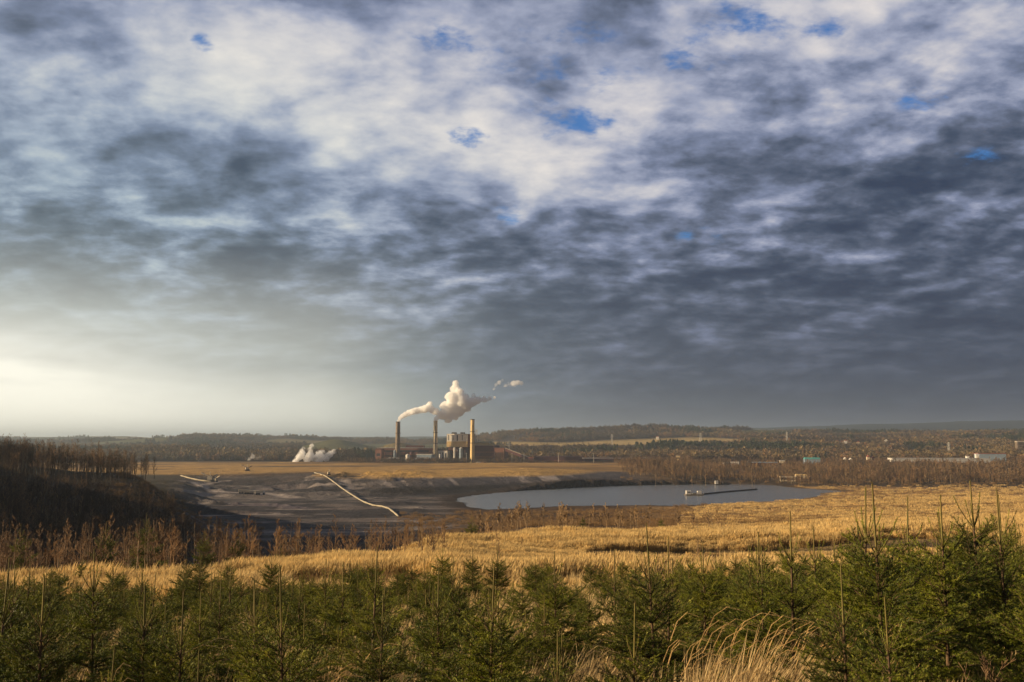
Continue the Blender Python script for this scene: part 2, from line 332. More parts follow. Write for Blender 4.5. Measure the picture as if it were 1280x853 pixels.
def on_ground(px, Y, dz=0):
    """point of the ground Y metres ahead in the pixel column px"""
    x = at(px, 600, Y).x; return Vector((x, Y, ground(x, Y) + dz))

def hit(px, py, Y0=20, Y1=9000):
    """where the line of sight of a pixel meets the ground"""
    d = at(px, py, 1.0); Ys = np.geomspace(Y0, Y1, 1500); h_ = height(d.x * Ys, Ys); k = np.nonzero(h_ >= d.z * Ys)[0]
    if len(k) == 0: Y = Y1
    else:
        i = max(k[0], 1); a, b_ = Ys[i - 1], Ys[i]; fa = d.z * a - h_[i - 1]; fb = d.z * b_ - h_[i]; Y = a + (b_ - a) * fa / max(fa - fb, 1e-9)
    return Vector((d.x * Y, Y, ground(d.x * Y, Y)))
# ------------------------------------------------------------------ the ground sheet
def ghits(l): return [tuple(hit(px, py, 560)[:2]) for px, py in l]
ROADS = [(ghits([(246, 605), (252, 609), (268, 614), (300, 616), (338, 618), (362, 622)]), 7, (.30, .26, .24)), (ghits([(258, 604), (270, 602), (284, 601)]), 6, (.26, .22, .20)),
         (ghits([(320, 612), (345, 609), (372, 611)]), 8, (.14, .12, .12)), (ghits([(300, 630), (340, 632), (372, 634)]), 9, (.13, .11, .12)), (ghits([(430, 602), (440, 607), (437, 612)]), 5, (.24, .21, .20))]
def zone_colours(x, y, z):
    """what the ground is made of; colour that stays put in any light"""
    ph = np.arctan2(x, y); r = np.hypot(x, y); n = len(x)
    n1 = fbm(x / 9, y / 9) ; n2 = fbm(x / 60 + 4, y / 60 + 8); n3 = fbm(x / 260, y / 260 + 3)
    pxc = CX + np.tan(np.clip(ph, -1.4, 1.4)) * F / .991
    gold = np.array([.48, .34, .15]); tan = np.array([.37, .235, .10]); brown = np.array([.12, .075, .042]); duff = np.array([.055, .042, .022])
    coal = np.array([.046, .042, .046]); ash = np.array([.27, .235, .22]); green = np.array([.10, .105, .035]); forest = np.array([.060, .042, .026]); dark = np.array([.018, .024, .016])
    C = np.repeat(duff[None], n, 0)
    def put(mask, c): 
        nonlocal C
        m_ = np.clip(mask, 0, 1)[:, None]; C = C * (1 - m_) + np.asarray(c) * m_
    put(sstep(r, 22, 34), tan * .8)
    put(sstep(r, 36, 60) , gold)
    put(sstep(n1 + n2 * .6, .0, .12) * sstep(r, 30, 60) * .85, brown * 1.5)
    # ditch and its wet soil
    dt = (y - 94 - 3 * np.sin(x / 23) - x * .08) / 8
    put(np.exp(-dt * dt * 1.2) * sstep(x, -14, 12) * (1 - sstep(x, 50, 90)) * 1.2, (.05, .042, .035))
    # slope behind the crest, scrub
    put(sstep(r, 165, 200) * (1 - sstep(pxc, 820, 960)), brown * .7)
    put(sstep(r, 62, 85) * (1 - sstep(pxc, 420, 560)), brown * .7)
    # right-hand field
    f = sstep(pxc, 760, 900) * sstep(r, 180, 230)
    put(f, tan * 1.12)
    put(f * sstep(n2 + n1 * .5, .0, .2) * .75, brown * 1.5)
    put(f * sstep(fbm(x / 200, y / 26 + 40, 4), .04, .16) * .75, gold)
    # far-left wood floor
    put(sstep(r, 150, 200) * (1 - sstep(pxc, 200, 300)), duff)
    put(sstep(r, 300, 360) * (1 - sstep(r, 640, 700)) * (1 - sstep(pxc, 250, 330)), (.060, .042, .028))
    put(sstep(r, 430, 450) * (1 - sstep(r, 600, 640)) * (1 - sstep(pxc, 160, 200)), (.09, .07, .04))
    # open-cast floor: coal, clay and ash in long tongues
    pit = sstep(r, 430, 560) * (1 - sstep(r, 1230, 1290)) * (1 - sstep(pxc, 530, 600)) * sstep(pxc, 200, 262)
    put(pit, coal)
    t1 = fbm(x / 110 + y / 300, y / 30 + 7, 4); t2 = fbm(x / 60 + 12, y / 22, 4)
    put(pit * sstep(t1, .0, .13) * .8, ash * .6); put(pit * sstep(t2, .10, .2) * .8, (.15, .125, .115)); put(pit * sstep(fbm(x / 70 + 50, y / 16, 4), .13, .2) * .8, ash)
    put(pit * sstep(r, 1120, 1200) * .8, (.055, .04, .034))
    for path, wd_, cc in ROADS:
        dd = np.full(n, 1e9); nr_ = (r > 500) & (r < 1500); xs, ys = x[nr_], y[nr_]; q = np.full(xs.shape, 1e9)
        for (ax, ay), (bx, by) in zip(path[:-1], path[1:]):
            ex, ey = bx - ax, by - ay; t = np.clip(((xs - ax) * ex + (ys - ay) * ey) / (ex * ex + ey * ey), 0, 1); q = np.minimum(q, np.hypot(xs - ax - ex * t, ys - ay - ey * t))
        dd[nr_] = q; put(1 - sstep(dd + n1 * wd_ * 1.2, wd_ * .6, wd_ * 1.3), cc)
    # embankment face
    emb = sstep(pxc, 430, 500) * (1 - sstep(pxc, 760, 860)) * sstep(r, 900, 940) * (1 - sstep(z, -38.5, -35.5)) * (r < 1350)
    put(emb, (.075, .068, .074))
    st = fbm(x / 9 + y / 40, z / 14, 4)
    put(emb * sstep(st, .02, .18) * sstep(z, -46, -42) * (1 - sstep(pxc, 690, 740)), ash * 1.15)
    put(emb * (1 - sstep(z, -46, -43)), (.026, .023, .022))
    rimw = np.exp(-((z + 37.6) / .9) ** 2) * sstep(pxc, 440, 470) * (1 - sstep(pxc, 720, 800)) * (r > 1000) * (r < 1300)
    put(rimw * .9, (.33, .28, .25))
    # grassy plateau round the works
    pl = sstep(z, -39.6, -37.4) * (r > 1050) * (r < 1420) * (pxc < 860)
    put(pl, np.array([.40, .25, .085]))
    put(sstep(r, 1285, 1330) * (pxc < 860), np.array([.38, .235, .08]))
    put(sstep(r, 1285, 1330) * (pxc < 860) * sstep(n2 + n3, .02, .18) * .7, brown * 1.3)
    put(sstep(r, 1500, 1560) * (1 - sstep(r, 1580, 1640)) * sstep(pxc, 300, 340) * (1 - sstep(pxc, 460, 500)) * .8, (.06, .05, .045))
    # shore mud and reeds
    sdl = np.full(n, 999.0); nr = (r > 500) & (r < 1500) & (np.abs(ph) < .7); sdl[nr] = sdf_poly(x[nr], y[nr], LAKE)
    put((1 - sstep(sdl, 6, 26)) * (1 - sstep(pxc, 860, 930)), (.045, .033, .026))
    put((1 - sstep(sdl, 2, 9)) * sstep(pxc, 860, 930), (.12, .085, .05))
    # beyond the works
    put(sstep(r, 1850, 2000) + sstep(r, 1110, 1160) * sstep(pxc, 790, 860), forest)
    fld = fbm(x / 420, y / 700 + 11, 3) - .16 * sstep(pxc, 560, 640)
    put(sstep(r, 2500, 2800) * sstep(fld, .05, .1) * .8, (.22, .17, .06))
    put(sstep(r, 2500, 2800) * sstep(fbm(x / 520 + 31, y / 800, 3) - .2 * sstep(pxc, 560, 640), .07, .12) * .8, green)
    # the pale strip of field climbing the right-hand hill
    zc = np.interp(pxc, [640, 700, 780, 860, 905], [553.5, 556, 552.5, 549.5, 549.5]); rowpx = HOR - z / np.maximum(r * np.cos(ph), 1) * F
    wd = np.interp(pxc, [630, 700, 800, 880, 925], [1.0, 2.3, 2.6, 2.4, .5])
    put(np.exp(-((rowpx - zc - 1.0) / (wd + 1.0)) ** 4) * (r > 2400) * (r < 4200) * (pxc > 610) * (pxc < 930), (.43, .31, .12))
    put(sstep(r, 6500, 7500), dark * 1.4)
    return C
def build_ground():
    fine = np.linspace(R(-31), R(31), 620); side = np.linspace(R(31), R(180), 60)[1:]
    ph = np.concatenate([-side[::-1], fine, side]); 
    rr = np.concatenate([[.6], np.geomspace(1.5, 60, 120), np.geomspace(60, 560, 150)[1:], np.geomspace(560, 1350, 170)[1:], np.geomspace(1350, 6000, 130)[1:], np.geomspace(6000, 31000, 40)[1:]])
    PH, RR = np.meshgrid(ph, rr); X = (np.sin(PH) * RR).ravel(); Y = (np.cos(PH) * RR).ravel(); Z = height(X, Y)
    nc = len(ph); nr = len(rr); i = np.arange(nr - 1)[:, None] * nc + np.arange(nc - 1)[None]
    i = i.ravel(); Fc = np.stack([i, i + 1, i + nc + 1, i + nc], 1)[:, ::-1]
    # the material
    m_ = bpy.data.materials.new("ground"); m_.use_nodes = True; b = NB(m_.node_tree); b.n.clear()
    at_ = b.new('ShaderNodeAttribute', attribute_name='soil').outputs['Color']; tc = b.new('ShaderNodeNewGeometry').outputs['Position']
    v1 = b.noise(tc, .55, 8, .7); v2 = b.noise(tc, .045, 8, .65); v3 = b.noise(tc, 6, 4, .6)
    f = b.m('ADD', b.m('MULTIPLY', v1, .7), b.m('ADD', b.m('MULTIPLY', v2, .9), b.m('MULTIPLY', v3, .3)))
    c = b.mix(1.0, at_, b.ramp(b.m('SUBTRACT', f, .45), [(.25, (.55, .52, .50)), (.5, (1, 1, 1)), (.75, (1.38, 1.36, 1.3))]), 'MULTIPLY')
    p = b.new('ShaderNodeBsdfPrincipled'); b.l.new(c, p.inputs['Base Color']); p.inputs['Roughness'].default_value = .95; p.inputs['Specular IOR Level'].default_value = .1
    bm_ = b.new('ShaderNodeBump'); bm_.inputs['Distance'].default_value = 1.6; b.l.new(b.m('ADD', b.m('MULTIPLY', v1, .5), b.m('MULTIPLY', v2, 5.0)), bm_.inputs['Height']); b.l.new(bm_.outputs[0], p.inputs['Normal'])
    o = b.new('ShaderNodeOutputMaterial'); b.l.new(p.outputs[0], o.inputs[0])
    me = npmesh("ground", np.stack([X, Y, Z], 1), Fc, m_, smooth=True)
    ca = me.color_attributes.new('soil', 'FLOAT_COLOR', 'POINT'); C = zone_colours(X, Y, Z); A = np.ones((len(X), 4), np.float32); A[:, :3] = C
    ca.data.foreach_set('color', A.ravel())
    g_ = link("ground", me); tag(g_, "rolling open country of golden grass, dark pit and wooded hills", None, None, 'structure'); return g_
ground_o = build_ground()

def flat_sheet(name, poly, z, m_, label):
    bm_ = bmesh.new(); vs_ = [bm_.verts.new((x, y, z)) for x, y in poly]; f = bm_.faces.new(vs_)
    if f.normal.z < 0: f.normal_flip()
    f.normal_update(); bmesh.ops.triangulate(bm_, faces=bm_.faces); me = bpy.data.meshes.new(name); bm_.to_mesh(me); bm_.free()
    for p in me.polygons:
        if p.normal.z < 0: p.flip()
    me.materials.append(m_); o = link(name, me); tag(o, label, None, None, 'structure'); return o
def water_mat():
    m_ = bpy.data.materials.new("water"); m_.use_nodes = True; b = NB(m_.node_tree); b.n.clear()
    tc = b.new('ShaderNodeNewGeometry').outputs['Position']; p = b.new('ShaderNodeBsdfPrincipled')
    p.inputs['Base Color'].default_value = (.13, .135, .12, 1); p.inputs['Roughness'].default_value = .18; p.inputs['IOR'].default_value = 1.33
    bm_ = b.new('ShaderNodeBump'); bm_.inputs['Distance'].default_value = .35; b.l.new(b.noise(tc, .5, 6, .6), bm_.inputs['Height']); b.l.new(bm_.outputs[0], p.inputs['Normal'])
    o = b.new('ShaderNodeOutputMaterial'); b.l.new(p.outputs[0], o.inputs[0]); return m_
WATER = water_mat()
cen = LAKE.mean(0); flat_sheet("lake", [(p - cen) * 1.0 + cen + (p - cen) / np.linalg.norm(p - cen) * 30 for p in LAKE], -50.0, WATER, "grey still lake below the dark embankment")
dp = [(x, 96 + 3 * math.sin(x / 23) + x * .08) for x in np.linspace(14, 44, 24)]
flat_sheet("ditch_water", [(x, y - 4.2) for x, y in dp] + [(x, y + 3.2) for x, y in dp[::-1]], min(ground(x, y) for x, y in dp[6:-6]) + .5, WATER, "narrow strip of standing water in the ditch across the grass")
# ------------------------------------------------------------------ plants
def segs_mesh(P0, P1, R0, R1, n=3):
    """thin tapered prisms, as triangles"""
    P0 = np.asarray(P0, float); P1 = np.asarray(P1, float); R0 = np.asarray(R0, float); R1 = np.asarray(R1, float)
    d = P1 - P0; d /= np.linalg.norm(d, axis=1, keepdims=True) + 1e-9
    ref = np.where(np.abs(d[:, 2:3]) > .9, [[1., 0, 0]], [[0, 0, 1.]]); a = np.cross(d, ref); a /= np.linalg.norm(a, axis=1, keepdims=True); b_ = np.cross(d, a)
    N = len(P0); V = np.zeros((N, 2 * n, 3))
    for k in range(n):
        t = 2 * math.pi * k / n; o = a * math.cos(t) + b_ * math.sin(t); V[:, k] = P0 + o * R0[:, None]; V[:, n + k] = P1 + o * R1[:, None]
    T = []
    for k in range(n):
        q = (k + 1) % n; T += [(k, q, n + q), (k, n + q, n + k)]
    return V.reshape(-1, 3), (np.arange(N)[:, None, None] * 2 * n + np.array(T)[None]).reshape(-1, 3)
def needles(P0, P1, per_m, ln, wd, fwd=.9):
    P0 = np.asarray(P0, float); P1 = np.asarray(P1, float); L = np.linalg.norm(P1 - P0, axis=1)
    cnt = np.maximum(2, (L * per_m).astype(int)); idx = np.repeat(np.arange(len(P0)), cnt); n = len(idx)
    t = rng.random(n)[:, None]; d = ((P1 - P0) / (L[:, None] + 1e-9))[idx]; base = P0[idx] + (P1 - P0)[idx] * t
    r_ = rng.normal(size=(n, 3)); r_[:, 2] += .35; r_ -= d * (r_ * d).sum(1, keepdims=True); r_ /= np.linalg.norm(r_, axis=1, keepdims=True) + 1e-9
    dirn = r_ + d * fwd * (.6 + .8 * rng.random((n, 1))); dirn /= np.linalg.norm(dirn, axis=1, keepdims=True)
    sd_ = np.cross(dirn, rng.normal(size=(n, 3))); sd_ /= np.linalg.norm(sd_, axis=1, keepdims=True) + 1e-9
    ll = ln * (.7 + .6 * rng.random((n, 1)))
    V = np.stack([base - sd_ * wd * .5, base + sd_ * wd * .5, base + dirn * ll], 1).reshape(-1, 3)
    return V, np.arange(3 * n).reshape(-1, 3)
def join(*vf):
    V = []; Fc = []; k = 0
    for v, f in vf: V.append(v); Fc.append(f + k); k += len(v)
    return np.concatenate(V), np.concatenate(Fc)

M_NEEDLE = material("spruce_needles", (.200, .222, .018), (.056, .086, .011), rough=.5, scale=3.2, obvar=.35, transl=.12, spec=.25)
M_SHOOT = material("young_shoot_needles", (.21, .16, .055), (.13, .125, .035), rough=.6, scale=8, obvar=.25, transl=.2)
M_TIP = material("outer_spruce_tips", (.36, .36, .055), (.22, .26, .035), rough=.5, scale=5, obvar=.25, transl=.15)
M_BARK = material("spruce_bark", (.12, .075, .04), (.07, .045, .028), rough=.9, scale=25)
M_TWIG = material("bare_twigs", (.25, .16, .095), (.15, .095, .06), rough=.85, scale=.6, obvar=.3)
M_TWIGP = material("pale_twigs", (.31, .215, .125), (.19, .125, .078), rough=.85, scale=.3, obvar=.3)
M_TWIG_DARK = material("dark_twigs", (.10, .075, .055), (.06, .048, .038), rough=.9, scale=.3, obvar=.3)
M_BIRCH = material("birch_bark", (.30, .235, .16), (.12, .09, .06), rough=.8, scale=1.2, obvar=.25)

def spruce_meshes(h, seed, full=1.0, per_m=430, nl=.023, nw=.0042):
    rs = random.Random(seed); s0 = []; s1 = []; r0 = []; r1 = []; ns0 = []; ns1 = []; y0 = []; y1 = []
    def seg(a, b_, ra, rb, young=False):
        s0.append(a); s1.append(b_); r0.append(ra); r1.append(rb)
        (y0 if young else ns0).append(a); (y1 if young else ns1).append(b_)
    L0 = h * rs.uniform(.19, .27); zs = [h - L0]; iv = L0
    while zs[-1] > h * .06 and len(zs) < 10:
        iv *= rs.uniform(.68, .92); iv = max(iv, .1 * h); zs.append(zs[-1] - iv)
    lean = Vector((rs.uniform(-.02, .02), rs.uniform(-.02, .02), 1))
    tip = lambda z: Vector((lean.x * z, lean.y * z, z))
    def branch(p, az, elv, L, age):
        n = 3 + min(age, 3) ; pts = [Vector(p)]; d0 = elv
        for i in range(n):
            f = (i + 1) / n; e = d0 - R(9) * min(age, 3) * math.sin(f * 2.4) * .5 + R(14) * f * f
            az += rs.uniform(-.07, .07); pts.append(pts[-1] + Vector((math.cos(az) * math.cos(e), math.sin(az) * math.cos(e), math.sin(e))) * L / n)
        rb = .0035 + .0022 * age
        for i in range(n): 
            f = i / n; seg(pts[i], pts[i + 1], rb * (1 - f) + .0025, rb * (1 - (i + 1) / n) + .0022, young=(age == 0))
        if age == 0: return
        nside = int(L / .05 * full)
        for k in range(nside):
            s_ = (k + .5 + rs.uniform(-.4, .4)) / nside; s_ = max(.08, min(.97, s_))
            i = min(int(s_ * n), n - 1); q = pts[i].lerp(pts[i + 1], s_ * n - i); d = (pts[i + 1] - pts[i]).normalized()
            side = d.cross(Vector((0, 0, 1))).normalized() * (1 if k % 2 else -1)
            upv = side.cross(d).normalized()
            dd = (d * rs.uniform(.55, .85) + side * rs.uniform(.5, .9) + Vector((0, 0, 1)) * rs.uniform(-.28, .30)).normalized()
            l2 = min(.34, (1 - s_) * L * .62 + .05) * rs.uniform(.7, 1.15)
            e2 = q + dd * l2; mid = q.lerp(e2, .5) + Vector((0, 0, -.01)); 
            seg(q, mid, .0028, .0024); seg(mid, e2, .0024, .0016, young=rs.random() < .30)
            if l2 > .15:
                for m2 in range(int(l2 / .07)):
                    f = rs.uniform(.2, .85); q2 = q.lerp(e2, f); s2 = dd.cross(Vector((0, 0, 1))).normalized() * (1 if m2 % 2 else -1)
                    d2 = (dd * .7 + s2 * .7 + Vector((0, 0, rs.uniform(-.3, .25)))).normalized(); seg(q2, q2 + d2 * l2 * rs.uniform(.25, .45), .002, .0014)
    for w_, z in enumerate(zs):
        nb = rs.randint(4, 6) if w_ == 0 else rs.randint(5, 7); a0 = rs.uniform(0, 6.3)
        L = [.16, .26, .34, .40, .445, .47, .48, .47, .45, .42][w_] * h * .92
        el_ = R([58, 42, 28, 18, 10, 5, 0, -5, -8, -10][w_])
        for k in range(nb): branch(tip(z), a0 + k * 6.283 / nb + rs.uniform(-.3, .3), el_ + rs.uniform(-.15, .15), L * rs.uniform(.7, 1.12), w_)
        if w_ > 0:    # small branches between the whorls
            zt = zs[w_ - 1]
            for k in range(rs.randint(6, 10)):
                zz = z + (zt - z) * rs.uniform(.15, .9); branch(tip(zz), rs.uniform(0, 6.3), el_ + rs.uniform(-.1, .3), L * rs.uniform(.35, .7), 1)
    A = lambda l: np.array([tuple(v) for v in l])
    stems = segs_mesh(A(s0), A(s1), r0, r1); ne = needles(A(ns0), A(ns1), per_m * full, nl, nw); ny = needles(A(y0), A(y1), per_m * 1.2, nl * .8, nw, 1.6)
    V, Fc = join(stems, ne, ny)
    mi = np.concatenate([np.full(len(stems[1]), 1), np.zeros(len(ne[1])), np.full(len(ny[1]), 2)])
    crown = npmesh("crown", V, Fc, [M_NEEDLE, M_BARK, M_TIP], midx=mi)
    zt = zs[0]; pts = [0, h * .3, h * .55, zt]
    tr = segs_mesh([tuple(tip(a)) for a in pts[:-1]], [tuple(tip(a)) for a in pts[1:]], [.012 * h, .009 * h, .006 * h], [.009 * h, .006 * h, .0042 * h], 6)
    trunk = npmesh("trunk", *tr, M_BARK, smooth=True)
    # leader: the bare-looking top shoot, its needles pressed to it and a bud cluster on the tip
    a, b_ = tuple(tip(zt)), tuple(tip(h)); ls = segs_mesh([a], [b_], [.0042 * h], [.0026 * h], 5)
    ln = needles([a], [b_], 420, nl * .62, nw, 2.4); bud = needles([tuple(tip(h - .02))], [tuple(tip(h + .012))], 900, .014, .004, .6)
    V, Fc = join(ls, ln, bud); lead = npmesh("leader_shoot", V, Fc, [M_SHOOT])
    return trunk, crown, lead

def spruce_proto(h, seed, **k):
    tr, cr, le = spruce_meshes(h, seed, **k)
    t = empty("spruce_tree"); link("trunk", tr, t); link("crown", cr, t); link("leader_shoot", le, t); t['h'] = h
    return t
SPR = [spruce_proto(2.3, 3), spruce_proto(2.45, 14), spruce_proto(2.1, 25), spruce_proto(2.6, 36, full=.9), spruce_proto(1.9, 47, full=1.1), spruce_proto(2.35, 58)]
_used = set()
def put_proto(protos, i, loc, rz, s, label, cat, group, tilt=(0, 0)):
    p = protos[i]; key = p.name
    if key not in _used: _used.add(key); o = p
    else: o = copy_tree(p)
    for k_ in ('label', 'category', 'group'):
        if k_ in o: del o[k_]
    if 'h' in o: del o['h']
    o.location = loc; o.rotation_euler = (tilt[0], tilt[1], rz); o.scale = (s, s, s) if not isinstance(s, tuple) else s
    return tag(o, label, cat, group)
HS = [p['h'] for p in SPR]
def spruce_at(px, Y, i, s, label=None, group='young spruces planted across the slope in front', sink=.03, rz=None):
    g_ = on_ground(px, Y, -sink); r_ = random
    lab = label or ('young spruce with pale leader shoots in the thick stand at the near right' if px > 820 and Y < 16 else
                    'young dark green spruce in the near left of the plantation' if px < 430 and Y < 16 else
                    'young spruce in the near middle of the plantation, dry grass between' if Y < 16 else
                    'small distant spruce at the far edge of the plantation against golden grass')
    return put_proto(SPR, i, g_, r_.uniform(0, 6.3) if rz is None else rz, s, lab, 'tree', group, (r_.uniform(-.03, .03), r_.uniform(-.03, .03)))
# a few that the photo shows on their own: column, distance, row of the tip
HERO = [(1100, 8.2, 600, 5, "tall slim spruce whose thin leader stands highest at the right, bare side shoots"),
        (1252, 9.5, 608, 3, "full spruce near the right edge with a stiff upright leader"),
        (1222, 11.5, 598, 1, "spruce with crowded upright twigs left of the tree at the right edge"),
        (1070, 9.6, 606, 0, "spruce left of the tallest leader, with a fan of upturned shoots below its tip"),
        (1124, 11.0, 618, 5, "spruce with two thin close leaders just right of the tallest one"),
        (1176, 9.0, 616, 1, "spruce with a long straight leader between the tallest and the right-edge trees"),
        (986, 10.5, 636, 3, "spruce with dark leader in front of the ditch, right of centre"),
        (1052, 7.2, 700, 5, "low near spruce at bottom right with a thick yellowish leader and spread arms"),
        (820, 9.8, 652, 5, "slim spruce with two tall leaders in front of the golden strip, centre right"),
        (831, 10.4, 668, 3, "slightly lower spruce touching the one with two tall leaders"),
        (785, 6.9, 748, 5, "near spruce at bottom centre with a yellowish leader and crossed side shoots"),
        (634, 8.0, 768, 1, "near spruce at bottom centre with bright short leader above dry grass"),
        (548, 9.0, 708, 0, "middle spruce with a long olive leader and one long arm to the right"),
        (464, 9.6, 680, 3, "dark spruce left of centre, its tip reaching the golden grass"),
        (384, 8.4, 752, 5, "near spruce left of centre with forked pale arms"),
        (190, 8.6, 728, 0, "near spruce on the left with a brown bare leader"),
        (127, 11.5, 682, 2, "bushy spruce at the left whose top overlaps the bare saplings"),
        (60, 7.4, 716, 1, "large near spruce at the far left with pale diagonal shoots"),
        (256, 7.0, 806, 2, "low near spruce at the bottom left under a pale leader"),
        (1110, 6.6, 742, 4, "bushy near spruce at the bottom right beside the dry weeds"),
        (940, 12.5, 662, 2, "spruce behind the big golden grass clump")]
placed = []
for px, Y, py, i, lab in HERO:
    g_ = on_ground(px, Y); s = (at(px, py, Y).z - g_.z) / HS[i]; placed.append((g_.x, g_.y))
    spruce_at(px, Y, i, s, lab)
n = 0; tries = 0; rs = random.Random(5)
while n < 262 and tries < 60000:
    tries += 1
    Y = 6.0 * (31 / 6.0) ** rs.random(); px = rs.uniform(-60, 1340)
    x = at(px, 600, Y).x
    edge = np.interp(px, [-60, 90, 200, 420, 700, 900, 1340], [46, 44, 37, 35, 37, 37, 42])
    if Y > edge: continue
    if min((x - a) ** 2 + (Y - b_) ** 2 for a, b_ in placed) < (.78 + .018 * Y) ** 2: continue
    if 770 < px < 1030 and Y < 10.6: continue           # the clearing with the tall grass clump
    if px > 1150 and Y < 7.6: continue                 # dry weeds
    if vn(x / 3.4 + 9, Y / 3.4) < .20 and Y > 12: continue
    placed.append((x, Y)); n += 1
    i = rs.choice([0, 0, 1, 2, 2, 3, 4, 4, 5]); big = np.interp(px, [0, 350, 800, 1050, 1280], [.98, .88, .86, 1.0, 1.06])
    hh = big * rs.uniform(.75, 1.15) * (1.0 if Y < 18 else .95)
    # nothing but the named leaders reaches above the band where the photo's tree tops end
    lim = np.interp(px, [-60, 0, 150, 300, 450, 640, 800, 950, 1050, 1160, 1280], [676, 682, 682, 692, 692, 688, 684, 662, 634, 618, 610]) + rs.random() ** 1.2 * 48
    hmax = at(px, lim, Y).z - ground(x, Y); hh = min(hh, hmax / HS[i])
    if hh < .38: placed.pop(); n -= 1; continue
    spruce_at(px, Y, i, hh)
print('spruces', n, tries)

# --- bare broadleaf trees
def bare_meshes(h, seed, twr, ntw=1.0, spread=.22, upright=.75, tr=.011, stems=1):
    rs = random.Random(seed); T0 = []; T1 = []; A0 = []; A1 = []; S0 = []; S1 = []; B0 = []; B1 = []
    def rec(p, d, L, r_, lev):
        n = 3; pts = [p]
        for i in range(n):
            d = (d + Vector((rs.uniform(-.18, .18), rs.uniform(-.18, .18), rs.uniform(-.02, .14)))).normalized(); pts.append(pts[-1] + d * L / n)
        for i in range(n):
            S0.append(tuple(pts[i])); S1.append(tuple(pts[i + 1])); B0.append(max(r_ * (1 - i / n * .6), twr)); B1.append(max(r_ * (1 - (i + 1) / n * .6), twr))
        if lev <= 0: return
        for k in range(int(round(rs.uniform(3, 5) * (ntw if lev == 1 else 1)))):
            f = rs.uniform(.25, 1) * n; i = min(int(f), n - 1); q = pts[i].lerp(pts[i + 1], f - i)
            d2 = (d * upright + Vector((rs.uniform(-1, 1), rs.uniform(-1, 1), rs.uniform(-.3, .7))) * .62).normalized(); rec(q, d2, L * rs.uniform(.4, .62), r_ * .5, lev - 1)
    for s_ in range(stems):
        off = Vector((rs.uniform(-1, 1), rs.uniform(-1, 1), 0)) * (.06 * h if stems > 1 else 0)
        hh = h * (1 if s_ == 0 else rs.uniform(.6, .95)); lean = Vector((rs.uniform(-.05, .05), rs.uniform(-.05, .05), 1)); n = 6; pts = []
        for i in range(n + 1): pts.append(off + lean * hh * i / n + Vector((rs.uniform(-1, 1), rs.uniform(-1, 1), 0)) * .008 * hh * (i > 0))
        for i in range(n): T0.append(tuple(pts[i])); T1.append(tuple(pts[i + 1])); A0.append(max(tr * hh * (1 - i / n) ** .8, twr)); A1.append(max(tr * hh * (1 - (i + 1) / n) ** .8, twr * .8))
        nb = int(15 * (1 if stems == 1 else .6))
        for k in range(nb):
            f = rs.uniform(.28, .98); i = min(int(f * n), n - 1); q = pts[i].lerp(pts[i + 1], f * n - i); a = rs.uniform(0, 6.3); e = R(rs.uniform(28, 62))
            rec(q, Vector((math.cos(a) * math.cos(e), math.sin(a) * math.cos(e), math.sin(e))), hh * spread * (1.25 - f) * rs.uniform(.8, 1.3), tr * hh * .35, 2)
    return segs_mesh(T0, T1, A0, A1, 5), segs_mesh(S0, S1, B0, B1, 3)
def bare_proto(name, h, seed, twr, mt, mw, **k):
    t_, c_ = bare_meshes(h, seed, twr, **k); o = empty(name)
    link("trunk", npmesh("trunk", *t_, mt), o); link("crown", npmesh("crown", *c_, mw), o); o['h'] = h; return o
def bare_single(name, h, seed, twr, mt, mw, **k):
    t_, c_ = bare_meshes(h, seed, twr, **k); V, Fc = join(t_, c_)
    o = link(name, npmesh(name, V, Fc, [mt, mw], midx=np.concatenate([np.zeros(len(t_[1])), np.ones(len(c_[1]))]))); o['h'] = h; return o
SAP = [bare_proto("birch_sapling", 4.2, 100 + i, .006, M_BIRCH if i % 2 else M_TWIG, M_TWIG, spread=(.12 if i % 2 else .18), upright=1.15, ntw=1.5, stems=(3 if i in (1, 3) else 2 if i == 4 else 1)) for i in range(5)]
BIR = [bare_proto("birch_tree", 15, 200 + i, .017, M_BIRCH if i % 3 == 0 else M_TWIG_DARK, M_TWIG if i < 2 else M_TWIG_DARK, spread=.17, upright=.9, ntw=1.3, tr=.009) for i in range(5)]
FAR = [bare_single("birch_tree", 15, 300 + i, .06, M_BIRCH, M_TWIGP, spread=.15, upright=.9, tr=.013) for i in range(4)]
def grove(protos, n, pxr, Yr, hr, lab, cat, group, seed, ok=None, minpx=2.0, names=None, toprow=None):
    rs = random.Random(seed); k = 0; tr_ = 0; out = []; 
    while k < n and tr_ < n * 60:
        tr_ += 1; px = rs.uniform(*pxr); Y = rs.uniform(*Yr) if Yr[1] / Yr[0] < 1.6 else Yr[0] * (Yr[1] / Yr[0]) ** rs.random()
        if ok and not ok(px, Y): continue
        if any(abs(px - a) < minpx and abs(Y - b_) < Y * .04 for a, b_ in out): continue
        g_ = on_ground(px, Y, -.1); i = rs.randrange(len(protos)); h = rs.uniform(*hr)
        if toprow: 
            hm = (at(px, np.interp(px, *toprow) + rs.uniform(-5, 16), Y).z - g_.z); h = hm if hm < hr[1] * 1.4 else h
            if h < hr[0] * .35: continue
        s = h / HP[id(protos)][i]; out.append((px, Y)); k += 1
        l_ = lab(px, Y) if callable(lab) else lab
        put_proto(protos, i, g_, rs.uniform(0, 6.3), s, l_, cat, group)
    return k
HP = {id(p): [o['h'] for o in p] for p in (SAP, BIR, FAR)}
